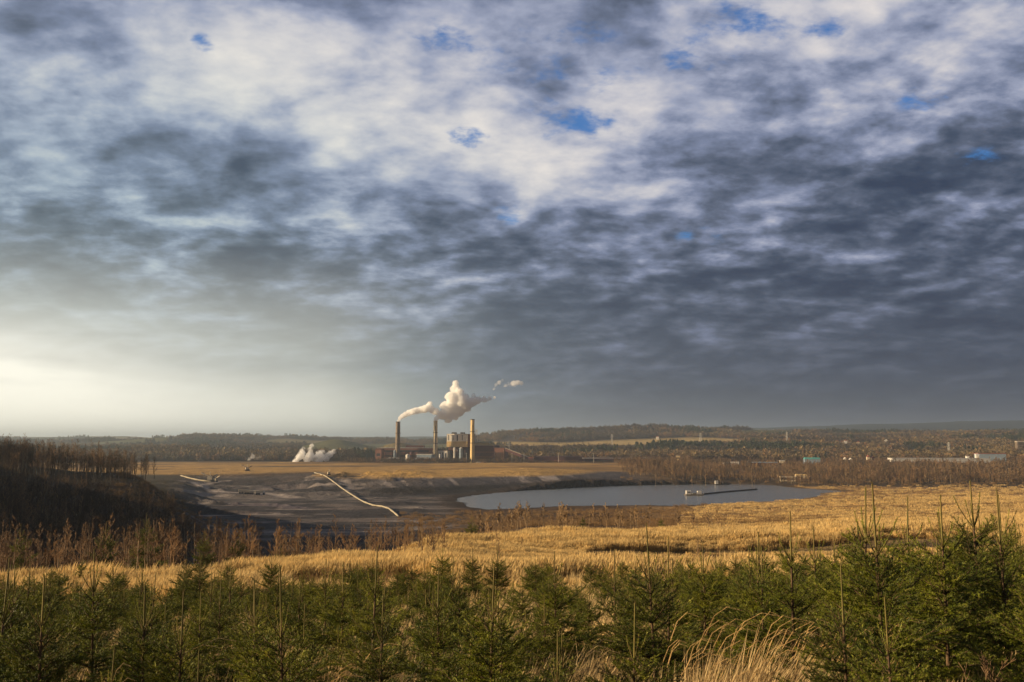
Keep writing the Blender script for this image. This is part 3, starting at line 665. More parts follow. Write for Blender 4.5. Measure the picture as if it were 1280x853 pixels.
# thin saplings behind the golden strip, left half
grove(SAP, 175, (-40, 560), (66, 118), (3.4, 7.0), lambda px, Y: "bare birch sapling in the thicket behind the golden grass, far left" if px < 170 else ("bare reddish sapling in the thicket left of centre, in front of the dark pit" if px > 300 else "pale bare sapling in the thicket below the wooded slope"),
      'sapling', 'bare saplings along the far edge of the golden grass', 1, minpx=2.5, toprow=([-40, 0, 150, 300, 460, 545], [652, 655, 648, 650, 648, 640]))
for k, (px, Y, py, lab) in enumerate([(188, 80, 641, "tallest dark green conifer in the bare sapling thicket"), (134, 84, 652, "small conifer hidden in the bare thicket near the left"), (258, 78, 660, "slim green conifer in the bare thicket right of the tallest conifer"), (300, 82, 662, "low dark conifer in the bare thicket below the pit"), (172, 74, 676, "low conifer at the foot of the tallest conifer"), (352, 80, 676, "squat conifer in the bare thicket left of the pipeline's end"), (32, 84, 655, "conifer at the far left of the bare thicket"), (590, 215, 642, "dark conifer in the scrub before the left end of the lake"), (728, 225, 644, "dark conifer in the scrub below the middle of the lake"), (826, 205, 645, "dark conifer in the scrub right of centre")]):
    g_ = on_ground(px, Y); s_ = (at(px, py, Y).z - g_.z) / HS[2]; spruce_at(px, Y, 2, s_, lab, group='conifers scattered in the thickets')
SAP2 = [bare_proto("birch_sapling", 5, 150 + i, .042, M_BIRCH if i % 2 else M_TWIGP, M_TWIGP, spread=.16, upright=1.0, ntw=.8, tr=.012) for i in range(3)]
HP[id(SAP2)] = [o['h'] for o in SAP2]
grove(SAP, 22, (560, 1200), (60, 150), (1.4, 2.6), "thin lone sapling sticking up out of the golden grass strip", 'sapling', 'lone saplings in the golden grass', 6, minpx=8)
# scrub trees down to the lake, centre
grove(SAP2, 95, (500, 905), (185, 330), (4.0, 7.5), "low bare sapling in the brown scrub between golden grass and lake", 'sapling', 'bare saplings in the scrub before the lake', 2, minpx=2, toprow=([505, 560, 700, 800, 905], [622, 628, 632, 634, 638]))
# the wood on the left-hand hill and its dark slope
grove(BIR, 95, (-40, 163), (405, 470), (12, 16.5), lambda px, Y: "bare birch with visible trunk in the front row of the left-hand hilltop wood" if Y < 435 else "bare birch deep in the left-hand hilltop wood, only its brown crown showing", 'tree', 'birches of the wood on the left-hand hill', 3, minpx=1.2, toprow=([-40, 0, 80, 120, 165], [545, 548, 554, 557, 564]))
grove(BIR, 75, (-40, 235), (190, 355), (9, 12.5), "dark bare tree standing in shade on the slope below the hilltop wood", 'tree', 'shaded trees on the slope at the left', 4, minpx=2)
# belt right of the lake
grove(FAR, 120, (815, 1330), (1110, 1420), (12, 24), lambda px, Y: "bare birch in the tall sunlit belt beyond the field at the right" if px > 1040 else "bare tree in the brown wood on the far shore of the lake", 'tree', 'birches in the belt beyond lake and field', 5, minpx=1.5)

# --- masses nobody could count: geometry-nodes instances
def scatter(name, protos, pts, rots, scl, label, idx=None):
    cl = bpy.data.collections.new(name + "_kinds")
    for q_, p in enumerate(protos): p.name = '%s_kind_%02d' % (name, q_); cl.objects.link(p)
    me = bpy.data.meshes.new(name); me.vertices.add(len(pts)); me.vertices.foreach_set('co', np.asarray(pts, np.float32).ravel())
    a = me.attributes.new('rot', 'FLOAT_VECTOR', 'POINT'); a.data.foreach_set('vector', np.asarray(rots, np.float32).ravel())
    a = me.attributes.new('scl', 'FLOAT_VECTOR', 'POINT'); a.data.foreach_set('vector', np.asarray(scl, np.float32).ravel())
    if idx is not None: a = me.attributes.new('idx', 'INT', 'POINT'); a.data.foreach_set('value', np.asarray(idx, np.int32))
    me.update(); o = link(name, me); tag(o, label, None, None, 'stuff')
    ng = bpy.data.node_groups.new(name, 'GeometryNodeTree'); ng.interface.new_socket('Geometry', in_out='INPUT', socket_type='NodeSocketGeometry'); ng.interface.new_socket('Geometry', in_out='OUTPUT', socket_type='NodeSocketGeometry')
    N = ng.nodes; L = ng.links; i_ = N.new('NodeGroupInput'); o_ = N.new('NodeGroupOutput'); ip = N.new('GeometryNodeInstanceOnPoints'); ci = N.new('GeometryNodeCollectionInfo')
    ci.inputs[0].default_value = cl; ci.inputs[1].default_value = True; ci.inputs[2].default_value = True; ip.inputs['Pick Instance'].default_value = True
    r_ = N.new('GeometryNodeInputNamedAttribute'); r_.data_type = 'FLOAT_VECTOR'; r_.inputs[0].default_value = 'rot'
    s_ = N.new('GeometryNodeInputNamedAttribute'); s_.data_type = 'FLOAT_VECTOR'; s_.inputs[0].default_value = 'scl'
    if idx is not None: x_ = N.new('GeometryNodeInputNamedAttribute'); x_.data_type = 'INT'; x_.inputs[0].default_value = 'idx'; L.new(x_.outputs[0], ip.inputs['Instance Index'])
    L.new(i_.outputs[0], ip.inputs['Points']); L.new(ci.outputs[0], ip.inputs['Instance']); L.new(r_.outputs[0], ip.inputs['Rotation']); L.new(s_.outputs[0], ip.inputs['Scale']); L.new(ip.outputs[0], o_.inputs[0])
    md = o.modifiers.new('scatter', 'NODES'); md.node_group = ng; return o
def loose(name, me): return bpy.data.objects.new(name, me)       # a source kept out of the scene

def tuft(n, rad, h, wd, seed, lean=.25, head=True, curve=.5):
    r_ = np.random.default_rng(seed); a = r_.random(n) * 6.283; rr = rad * np.sqrt(r_.random(n)); bx = np.cos(a) * rr; by = np.sin(a) * rr
    hh = h * (.55 + .55 * r_.random(n)); out = r_.random(n) * .35 + .05; lx = np.cos(a) * out * .5 + lean * (.6 + .8 * r_.random(n)); ly = np.sin(a) * out * .5 + r_.normal(0, .12, n)
    fa = r_.random(n) * 6.283; wx = np.cos(fa); wy = np.sin(fa); V = []; K = 4
    for k in range(K + 1):
        t = k / K; px_ = bx + lx * hh * t ** (1.6 + curve); py_ = by + ly * hh * t ** 1.8; pz = hh * (t - .12 * t ** 3 * np.hypot(lx, ly) * 3)
        ww = wd * (1 - t * .55) if k < K else wd * .15
        if head and k == K - 1: ww = wd * 1.9
        V.append(np.stack([px_ - wx * ww / 2, py_ - wy * ww / 2, pz], 1)); V.append(np.stack([px_ + wx * ww / 2, py_ + wy * ww / 2, pz], 1))
    V = np.stack(V, 1).reshape(-1, 3); b_ = np.arange(n)[:, None] * 2 * (K + 1); Fs = []
    for k in range(K): Fs += [b_ + np.array([2 * k, 2 * k + 1, 2 * k + 3]), b_ + np.array([2 * k, 2 * k + 3, 2 * k + 2])]
    return V, np.concatenate(Fs)
M_STRAW = material("dry_grass", (.74, .57, .31), (.48, .34, .17), rough=.75, scale=3, transl=.35, obvar=.22, spec=.15)
M_STRAWG = material("gold_grass", (.68, .50, .235), (.36, .25, .115), rough=.8, scale=.16, transl=.35, obvar=.2, spec=.1)
M_STRAWB = material("brown_grass", (.25, .16, .085), (.15, .10, .055), rough=.85, scale=.3, transl=.25, obvar=.25, spec=.1)
def rand_pts(n, pxr, Yr, seed, keep=None, zoff=-.02, logY=True):
    r_ = np.random.default_rng(seed); px = r_.uniform(*pxr, n); Y = Yr[0] * (Yr[1] / Yr[0]) ** r_.random(n) if logY else r_.uniform(*Yr, n)
    x = (px - CX) * .991 / F * Y
    if keep is not None: k = keep(px, Y, x, r_); px, Y, x = px[k], Y[k], x[k]
    z = height(x, Y) + zoff; return px, Y, x, z, r_
def spread(name, protos, n, pxr, Yr, seed, label, s=(.7, 1.3), keep=None, sz=1.0, sfun=None, turn=.6, ifun=None):
    px, Y, x, z, r_ = rand_pts(n, pxr, Yr, seed, keep); m_ = len(x); rots = np.zeros((m_, 3)); rots[:, 2] = r_.normal(0, turn, m_)
    sc_ = r_.uniform(s[0], s[1], m_); 
    if sfun is not None: sc_ *= sfun(px, Y, x)
    S = np.stack([sc_, sc_, sc_ * sz], 1); print(name, m_); return scatter(name, protos, np.stack([x, Y, z], 1), rots, S, label, None if ifun is None else ifun(px, Y, x, r_))
def joined(p, nm):
    mi = []; mats = []; VV = []
    for ch in p.children:
        me = ch.data; v = np.empty(len(me.vertices) * 3, np.float32); me.vertices.foreach_get('co', v); f = np.empty(len(me.loops), np.int32); me.loops.foreach_get('vertex_index', f); q = np.empty(len(me.polygons), np.int32); me.polygons.foreach_get('material_index', q)
        mi.append(q + len(mats)); mats += list(me.materials); VV.append((v.reshape(-1, 3), f.reshape(-1, 3)))
    V, Fc = join(*VV); return loose(nm, npmesh(nm, V, Fc, mats, midx=np.concatenate(mi)))
def kj(px, Y, x, r_):
    edge = np.interp(px, [-60, 90, 200, 420, 700, 900, 1340], [50, 48, 41, 39, 42, 42, 46]); ok = (Y < edge) & ((Y > 30.5) | (px < -62) | (px > 1342)) & (vn(x / 3.4 + 9, Y / 3.4) > .2); keep_ = []; idx = np.nonzero(ok)[0]
    out = np.zeros(len(x), bool)
    for i in idx:
        if all((x[i] - x[j]) ** 2 + (Y[i] - Y[j]) ** 2 > 1.9 for j in keep_): keep_.append(i); out[i] = True
    return out
spread("spruce_stand", [joined(SPR[i], "stand") for i in (0, 1, 2, 4)], 5200, (-750, 2050), (6.5, 50), 20, "far rows of young spruces against the golden grass, too many to tell apart", s=(.62, .98), keep=kj, turn=3)
nearT = [loose("tuft", npmesh("tuft", *tuft(120, .26, .80, .0045, 900 + i), M_STRAW)) for i in range(4)]
midT = [loose("tuft", npmesh("tuft", *tuft(110, .75, 1.0, .022, 910 + i, lean=.18), M_STRAWG)) for i in range(3)]
farT = [loose("tuft", npmesh("tuft", *tuft(90, 3.2, 1.5, .11, 920 + i, lean=.1), M_STRAWG)) for i in range(3)]
brnT = [loose("tuft", npmesh("tuft", *tuft(90, 2.2, 1.8, .07, 930 + i, lean=.06, head=False), M_STRAWB)) for i in range(3)]
def patch(px, Y, x, r_): return fbm(x / 2.2, Y / 2.2, 3) + r_.random(len(x)) * .25 > .05
spread("dry_grass", nearT, 8500, (-500, 1780), (4.2, 46), 21, "dry straw grass growing between the young spruces", keep=patch)
ditch = lambda x, Y: np.exp(-(((Y - 95 - 3 * np.sin(x / 23) - x * .08) / 6.5) ** 4)) * sstep(x, 2, 14) * (1 - sstep(x, 42, 56))
short = lambda x, Y: 1 - .68 * sstep(x, -4, 10) * (1 - sstep(x, 44, 56)) * sstep(Y, 56, 66) * (1 - sstep(Y, 100, 104))
def kg(px, Y, x, r_):
    lim = np.interp(px, [-80, 100, 420, 560, 640, 1400], [58, 66, 72, 120, 178, 186]); n_ = fbm(x / 9, Y / 9) * 1.0 + fbm(x / 60 + 4, Y / 60 + 8) * .6
    return (Y < lim) & (ditch(x, Y) < .35) & (n_ + r_.normal(0, .06, len(x)) < np.where(Y < 88, -.02, .06)) & (Y > np.interp(px, [-80, 300, 640, 1400], [46, 38, 38, 38]))
spread("golden_grass", midT, 78000, (-360, 1640), (36, 190), 22, "tall golden grass covering the rolling strip behind the spruces", keep=kg, sfun=lambda px, Y, x: (.5 + .6 * vn(x / 7, Y / 6) + .25 * (Y > 110)) * short(x, Y))
def kf(px, Y, x, r_):
    sd_ = sdf_poly(x, Y, LAKE); n_ = fbm(x / 200, Y / 26 + 40, 4)
    return (px > np.interp(Y, [180, 300, 700, 1000], [840, 850, 860, 1000])) & (sd_ > 8) & ((n_ + r_.normal(0, .05, len(x)) > .05) | (r_.random(len(x)) < .25))
spread("field_grass", farT, 27000, (800, 1640), (185, 1090), 23, "dry golden grass of the wide field right of the lake", keep=kf, s=(.6, 1.2), sfun=lambda px, Y, x: .45 + .6 * sstep(Y, 200, 700), sz=.9)
def kb(px, Y, x, r_):
    sd_ = sdf_poly(x, Y, LAKE); n_ = fbm(x / 60, Y / 40, 4)
    g2 = (ditch(x, Y) < .35) & (Y > 40) & (Y < 92) & (fbm(x / 9, Y / 9) * 1.0 + fbm(x / 60 + 4, Y / 60 + 8) * .6 > -.03) & (r_.random(len(x)) < .8)
    a = (px < 870) & (px > 500) & (Y > 185) & (Y < 700); b2 = (px >= 840) & (Y > 230) & (n_ > .05); c = (px > 770) & (Y > 1080) & (Y < 1180); d = (px < 560) & (Y > 66) & (Y < 90) & (n_ > .1); e = (px < 330) & (px > 140) & (Y > 250) & (Y < 640)
    return (a | b2 | c | d | e | g2) & (sd_ > 6) & (n_ + r_.normal(0, .08, len(x)) > -.08)
spread("brown_scrub", brnT, 44000, (-280, 1560), (40, 1180), 24, "brown heather-like scrub in front of and around the lake", keep=kb, s=(.6, 1.2), sfun=lambda px, Y, x: np.interp(Y, [40, 66, 120, 300, 1000], [.22, .30, .45, .6, 1.3]) * short(x, Y))

# woods: each source is a small stand of five trees
def stand(seed, mt, mw, twr, h=14, w_=16, dens=1.0, k=5):
    rs = random.Random(seed); parts = []; mi = []
    for j in range(k):
        t_, c_ = bare_meshes(h * rs.uniform(.7, 1.15), seed * 10 + j, twr, ntw=.8 * dens, spread=.2, upright=.8, tr=.012); off = np.array([rs.uniform(-w_, w_), rs.uniform(-w_, w_), 0])
        parts += [(t_[0] + off, t_[1]), (c_[0] + off, c_[1])]; mi += [np.zeros(len(t_[1])), np.ones(len(c_[1]))]
    V, Fc = join(*parts); return loose("stand", npmesh("stand", V, Fc, [mt, mw], midx=np.concatenate(mi)))
def puffs(seed, m_, h=14, w_=18, k=6, conif=False):
    """closed crowns for woods kilometres away: many leaf-sized faces in lumpy volumes"""
    r_ = np.random.default_rng(seed); Vs = []
    for j in range(k):
        c = r_.uniform(-w_, w_, 2); hh = h * r_.uniform(.65, 1.2); n = 120
        if conif: t = r_.random(n) ** .7; rad = (1 - t) * hh * .28; a = r_.random(n) * 6.28; p = np.stack([c[0] + np.cos(a) * rad, c[1] + np.sin(a) * rad, t * hh], 1)
        else:
            d = r_.normal(size=(n, 3)); d /= np.linalg.norm(d, axis=1, keepdims=True); d *= (r_.random((n, 1)) ** .4); p = d * np.array([hh * .32, hh * .32, hh * .42]) + np.array([c[0], c[1], hh * .55])
        for q in range(3): Vs.append(p + r_.normal(0, hh * .055, (n, 3)) * np.array([1, 1, 1.4]))
    P_ = np.concatenate([np.stack(Vs[3 * j:3 * j + 3], 1).reshape(-1, 3) for j in range(k)]); return loose("stand", npmesh("stand", P_, np.arange(len(P_)).reshape(-1, 3), m_))
M_WOOD = material("wood_brown", (.15, .112, .062), (.09, .072, .042), rough=.95, scale=.05, obvar=.4)
M_WOODP = material("wood_russet", (.215, .13, .072), (.13, .085, .052), rough=.95, scale=.05, obvar=.4)
M_CONIF = material("wood_conifer", (.05, .062, .030), (.032, .045, .022), rough=.95, scale=.1, obvar=.3)
near_st = [stand(400 + i, M_BIRCH if i == 0 else M_TWIG_DARK, M_TWIG_DARK if i else M_TWIG, .018, h=13) for i in range(3)]
mid_st = [stand(420 + i, M_BIRCH if i < 2 else M_TWIG, M_TWIGP if i == 0 else M_TWIG if i < 3 else M_TWIG_DARK, .075, h=12, w_=14) for i in range(4)]
M_WOODD = material("wood_dark", (.075, .055, .038), (.05, .042, .032), rough=.95, scale=.05, obvar=.4)
far_st = [puffs(440, M_WOODP), puffs(441, M_WOOD), puffs(442, M_WOODP, h=11), puffs(443, M_WOOD, h=16), puffs(444, M_WOODD), puffs(445, M_WOODD, h=17), puffs(450, M_CONIF, conif=True), puffs(451, M_CONIF, conif=True, h=17)]
def kl(px, Y, x, r_): return ((Y > 395) & (Y < 560) & (px < 166) & (Y > 408)) | ((Y > 170) & (Y < 398) & (px < np.interp(Y, [170, 398], [165, 240])))
spread("left_woodland", near_st, 950, (-300, 240), (170, 560), 31, "mass of bare trees filling the wood behind the front trunks at the left", keep=kl, s=(.85, 1.1), turn=3, sfun=lambda px, Y, x: np.where(Y > 400, np.interp(px, [-40, 60, 160], [1.02, .9, .72]), np.where(Y > 345, .38, .8)))
def km(px, Y, x, r_):
    sd_ = sdf_poly(x, Y, LAKE)
    return ((px > np.interp(Y, [1110, 1200, 1400, 1900], [830, 790, 780, 770])) & (sd_ > 25) & (fbm(x / 70, Y / 110, 3) + r_.normal(0, .1, len(x)) > -.14)) & ~((px > 1105) & (px < 1245) & (Y > 1650) & (Y < 1900))
spread("lakeside_woodland", mid_st, 4600, (770, 1560), (1120, 2000), 32, "bare sunlit woodland between the lake and the far buildings", keep=km, s=(.7, 1.25), turn=3, sfun=lambda px, Y, x: np.interp(Y, [1120, 1250, 1500, 2000], [.55, .9, 1, .9]) * np.interp(px, [1000, 1150], [1, 1.25]))
def kfar(px, Y, x, r_):
    rr = np.hypot(x, Y); z = height(x, Y); rowpx = HOR - z / Y * F; zc = np.interp(px, [640, 700, 780, 860, 905], [553.5, 556, 552.5, 549.5, 549.5]); wd = np.interp(px, [630, 700, 800, 880, 925], [1.5, 2.8, 3.2, 2.8, .5])
    strip_ = (rowpx - zc > -wd) & (rowpx - zc < wd + 5.5) & (rr > 2400) & (rr < 4200) & (px > 610) & (px < 930)
    q_ = sstep(px, 560, 640); fld = (fbm(x / 420, Y / 700 + 11, 3) - .16 * q_ > .05) | (fbm(x / 520 + 31, Y / 800, 3) - .2 * q_ > .07)
    works = (rr < 2060) & (px < 860) & (px > 440)
    left = (px < 440) & (rr > 1850); gap = (fbm(x / 170 + 7, Y / 230, 4) + r_.normal(0, .03, len(x)) < -.13) & (rr > 2050); return ~gap & ~strip_ & ~(fld & (rr > 2500)) & ~works & (left | (px >= 440)) & ~((px > 1000) & (px < 1130) & (rr < 2500) & (r_.random(len(x)) < .5))
spread("hill_forest", far_st, 26000, (-250, 1500), (1950, 6400), 33, "brown winter forest covering the hills beyond the works", keep=kfar, s=(.8, 1.25), turn=3,
    ifun=lambda px, Y, x, r_: np.where(fbm(x / 330 + 3, Y / 260 + 5, 4) + r_.normal(0, .03, len(x)) > .03, np.where(fbm(x / 190 + 31, Y / 300, 3) > .06, 6 + r_.integers(0, 2, len(x)), 4 + r_.integers(0, 2, len(x))), r_.integers(0, 4, len(x))))
# ------------------------------------------------------------------ the power station
def W(name, c, c2=None, **k): return material(name, c, c2, **{**dict(scale=.25, rough=.8), **k})
M_CONC = W("pale_concrete", (.62, .52, .34), (.50, .42, .28)); M_CONCD = W("sooty_concrete", (.16, .12, .085), (.10, .08, .06)); M_BRICK = W("red_brick", (.22, .095, .065), (.16, .075, .055), scale=.6)
M_MAROON = W("maroon_sheet", (.11, .045, .045), (.08, .035, .04)); M_GREY = W("grey_sheet", (.70, .66, .58), (.58, .54, .47)); M_TAN = W("tan_sheet", (.58, .42, .20), (.48, .34, .16))
M_DARK = W("dark_steel", (.035, .03, .03)); M_WHITE = W("white_sheet", (.66, .63, .57), (.52, .49, .45)); M_BLUEG = W("blue_grey_sheet", (.24, .30, .36), (.18, .23, .28)); M_TEAL = W("teal_sheet", (.10, .38, .36), (.08, .30, .30))
M_BEIGE = W("beige_render", (.55, .46, .32), (.46, .38, .27)); M_ROOFG = W("grey_roof", (.42, .40, .36), (.34, .33, .31)); M_GLASS = W("window_glass", (.03, .035, .045), rough=.15, spec=.6); M_ORANGE = W("orange_sheet", (.50, .24, .09)); M_BLUE = W("blue_sheet", (.10, .14, .30), (.08, .11, .22)); M_RED = W("red_tile", (.28, .09, .05), (.2, .07, .045))
YW = 1900.0
def wx(px, Y=YW): return at(px, 560, Y).x
def wz(py, Y=YW): return at(640, py, Y).z
def block(parent, name, px0, px1, py0, py1, Y, depth, m_, dz=0):
    """a box whose near face spans the given columns and rows at distance Y; local to parent"""
    x0, x1, z1, z0 = wx(px0, Y), wx(px1, Y), wz(py0, Y), wz(py1, Y); o = parent.location
    return MB().box(((x0 + x1) / 2 - o.x, Y + depth / 2 - o.y, (z0 + z1) / 2 - o.z + dz), (x1 - x0, depth, z1 - z0)).build(name, m_, parent)
def chimney(px, ptop, r, Y, mt, label, capm):
    g_ = Vector((wx(px, Y), Y, ground(wx(px, Y), Y))); t = empty("chimney", g_, 0, label, "chimney", "three tall chimneys of the power station"); h = wz(ptop, Y) - g_.z
    MB().tube([(0, 0, -2), (0, 0, h * .5), (0, 0, h)], [r * 1.22, r * 1.05, r * .95], 28).build("shaft", mt, t, smooth=False)
    MB().tube([(0, 0, h - .2), (0, 0, h + 1.2)], [r * 1.04, r * 1.04], 28).build("cap", capm, t)
    for f in (.45, .72): MB().tube([(0, 0, h * f), (0, 0, h * f + .9)], [r * 1.25, r * 1.25], 24).build("gallery_ring", M_DARK, t)
    MB().box((0, -r * 1.2, h * .45), (.8, .5, h * .88)).build("ladder", M_DARK, t)
    return t
chimney(497.2, 528, 4.3, YW - 10, W("brown_concrete", (.20, .15, .105), (.15, .115, .085)), "dark brown chimney, leftmost of the three, steam bending away from its top", M_DARK)
chimney(544.2, 527, 3.9, YW - 5, M_CONC, "pale chimney standing in the middle under the big steam cloud", M_CONC)
chimney(590.6, 525, 3.8, YW - 30, W("yellow_concrete", (.68, .50, .22), (.58, .43, .2)), "yellowish chimney with a dark cap, rightmost and without steam", M_DARK)

def bld(name, px0, px1, pr, Y, depth, wall_m, roof_m, label, cat, eave=None, windows=None, wm=None, group=None, pitched=0, base=None, overhang=.5):
    """a building: wall, roof and window strips; pr = row of the eaves"""
    x0, x1 = wx(px0, Y), wx(px1, Y); cx = (x0 + x1) / 2; gz = min(ground(x0, Y), ground(x1, Y), ground(cx, Y + depth)) if base is None else wz(base, Y)
    t = empty(name, (cx, Y + depth / 2, gz - .5), -.2 if x1 - x0 < 60 else -.07, label, cat, group); h = wz(pr, Y) - gz + .5; L = x1 - x0
    MB().box((0, 0, h / 2), (L, depth, h)).build("wall", wall_m, t)
    if pitched: MB().prism([(-L / 2 - overhang, h + .02), (L / 2 + overhang, h + .02), (L / 2 + overhang - .2, h + .25), (0, h + .02 + pitched), (-L / 2 - overhang + .2, h + .25)] if L < depth else [(-L / 2 - overhang, h + .02), (L / 2 + overhang, h + .02), (L / 2 - 1, h + pitched), (-L / 2 + 1, h + pitched)], -depth / 2 - overhang, depth / 2 + overhang).build("roof", roof_m, t)
    else: MB().box((0, 0, h + .45), (L + 2 * overhang, depth + 2 * overhang, .9)).build("roof", roof_m, t)
    for (f0, f1, z0, z1) in (windows or []):
        a, b_ = -L / 2 + L * f0, -L / 2 + L * f1; f = MB(); n_ = max(1, int((b_ - a) / 4)); z0 *= h; z1 *= h
        g_ = MB(); g_.box(((a + b_) / 2, -depth / 2 - .12, (z0 + z1) / 2), (b_ - a, .2, z1 - z0)); g_.build("window", wm or M_GLASS, t)
    return t
t = bld("turbine_hall", 472, 541, 560.5, YW, 60, M_BRICK, M_ROOFG, "long red brick hall with a pale roof edge behind the left chimney", "hall", windows=[(.04, .3, .74, .86), (.36, .95, .74, .86), (.08, .9, .42, .50)])
for k in range(9): 
    x = -48 + k * 12.5; MB().box((x, -30.6, 12), (1.0, 1.0, 24)).build("pilaster", M_MAROON, t)
o = t.location; MB().box((18, -6, wz(558.4) - o.z), (34, 20, 4)).build("roof_house", M_MAROON, t)
bld("annex", 470, 478, 562, YW - 18, 16, M_BRICK, M_MAROON, "narrow red annex at the left end of the long brick hall", "annex", windows=[(.2, .8, .5, .7)])
bld("pump_house", 522, 541, 568.5, YW - 28, 22, M_BLUEG, M_GREY, "low blue-grey pump house between the left and middle chimneys", "building", windows=[(.1, .5, .3, .6), (.6, .9, .3, .6)])
bld("control_block", 549, 561, 563.5, YW - 8, 26, M_GREY, M_MAROON, "grey block with a maroon roof between the middle chimney and the tall boiler house", "building", windows=[(.1, .3, .2, .85), (.45, .6, .3, .85), (.75, .9, .2, .8)])
# boiler house: grey upper storeys, tan band, open steel below with silos
x0, x1 = wx(561), wx(589); bh = empty("boiler_house", ((x0 + x1) / 2, YW + 22, ground(0, YW) - 1), R(-13), "tall boiler house, grey above a tan band, left of the yellowish chimney", "building")
block(bh, "wall", 561, 588, 542.5, 552, YW, 44, M_GREY); block(bh, "cladding_band", 560.9, 588.1, 552, 559, YW - .3, 44.6, M_TAN); block(bh, "lower_frame", 562, 587, 559, 580, YW + 8, 30, M_MAROON)
block(bh, "side_panel", 588.15, 590.5, 543, 559, YW + 1, 40, M_BRICK)
for a, b_ in ((566, 571), (577.5, 582)): block(bh, "roof_vent", a, b_, 540.6, 542.4, YW + 8, 10, M_DARK)
for k in range(6): block(bh, "column", 561.2 + k * 5.2, 561.9 + k * 5.2, 559, 580, YW + .3, 1.5, M_DARK)
for k in range(4): block(bh, "window", 563 + k * 6, 563.6 + k * 6, 544, 550.5, YW - .25, .2, M_DARK)
block(bh, "window", 574, 575.2, 544, 551.5, YW - .5, .4, M_DARK)
def silo(px, w_, p0, p1, Y, m_, label, cone=True):
    x = wx(px, Y); g_ = ground(x, Y); t = empty("silo", (x, Y, g_), 0, label, "silo", "silos and tanks at the works"); zb, zt = wz(p1, Y) - g_, wz(p0, Y) - g_; r = w_ * Y / F / 2
    MB().tube([(0, 0, max(zb, -1)), (0, 0, zt)], [r, r], 20).build("drum", m_, t); MB().tube([(0, 0, zt + .02), (0, 0, zt + r * .5)], [r * 1.02, r * .2], 20).build("lid", M_GREY, t)
    if zb > 2:
        for sx, sy in ((1, 1), (1, -1), (-1, 1), (-1, -1)): MB().box((sx * r * .6, sy * r * .6, zb / 2 - .5), (.7, .7, zb + 1)).build("leg", M_DARK, t)
silo(568.2, 2.6, 560, 573.5, YW - 8, M_WHITE, "white silo under the tan band of the boiler house")
silo(576.5, 4.6, 560.5, 576, YW - 10, M_BLUEG, "blue-grey silo right of the white one under the boiler house")
silo(509.8, 5.2, 569, 577.5, YW - 34, M_WHITE, "squat white tank between the left chimney and the pump house")
silo(493.5, 2.6, 563, 578, YW - 26, M_BLUEG, "slim pale vessel against the foot of the left chimney")
silo(550.0, 2.0, 568, 575, YW - 30, M_WHITE, "small white vessel right of the middle chimney's foot")
# lattice mast behind the rightmost chimney
def mast(px, ptop, Y, w_, label, m_=None, cat="mast", name="lattice_mast", arms=0, z=None):
    x = wx(px, Y); g_ = ground(x, Y) - .5 if z is None else z; h = wz(ptop, Y) - g_; t = empty(name, (x, Y, g_), 0, label, cat); b_ = MB(); r = w_; m_ = m_ or M_DARK
    for sx, sy in ((1, 1), (1, -1), (-1, 1), (-1, -1)): MB().tube([(sx * r, sy * r, 0), (sx * r * .35, sy * r * .35, h)], r * .13, 4).build("leg", m_, t)
    for k in range(9):
        a, c = k / 9, (k + 1) / 9; ra, rc = r * (1 - .65 * a), r * (1 - .65 * c)
        for (ax, ay), (bx, by) in (((1, 1), (1, -1)), ((1, -1), (-1, -1)), ((-1, -1), (-1, 1)), ((-1, 1), (1, 1))): b_.tube([(ax * ra, ay * ra, h * a), (bx * rc, by * rc, h * c)], r * .09, 3)
    b_.build("bracing", m_, t)
    for k in range(arms): MB().box((0, 0, h * (.72 + .1 * k)), (h * (.34 - .05 * k), .5, .6)).build("cross_arm", m_, t)
    return t
mast(595.3, 537, YW + 40, 4.0, "grey lattice tower just behind the yellowish chimney", M_GREY)
bld("boiler_hall", 592, 621, 557, YW + 4, 50, M_MAROON, M_BEIGE, "wide dark brown hall with a beige roof right of the yellowish chimney", "hall", windows=[(.02, .98, .30, .36), (.02, .98, .58, .64)], wm=M_BRICK, overhang=.2)
bld("roof_hall", 594, 613, 553.6, YW + 30, 22, M_TAN, M_ROOFG, "tan upper storey standing above the wide dark brown hall", "building", base=570)
t = bld("coal_bunker", 620.5, 633, 560.3, YW - 6, 40, M_BRICK, M_MAROON, "reddish coal bunker with vertical ribs at the head of the sloping gallery", "building")
for k in range(6): MB().box((-9 + k * 3.6, -20.4, 10), (.9, .8, 20)).build("pilaster", M_CONCD, t)
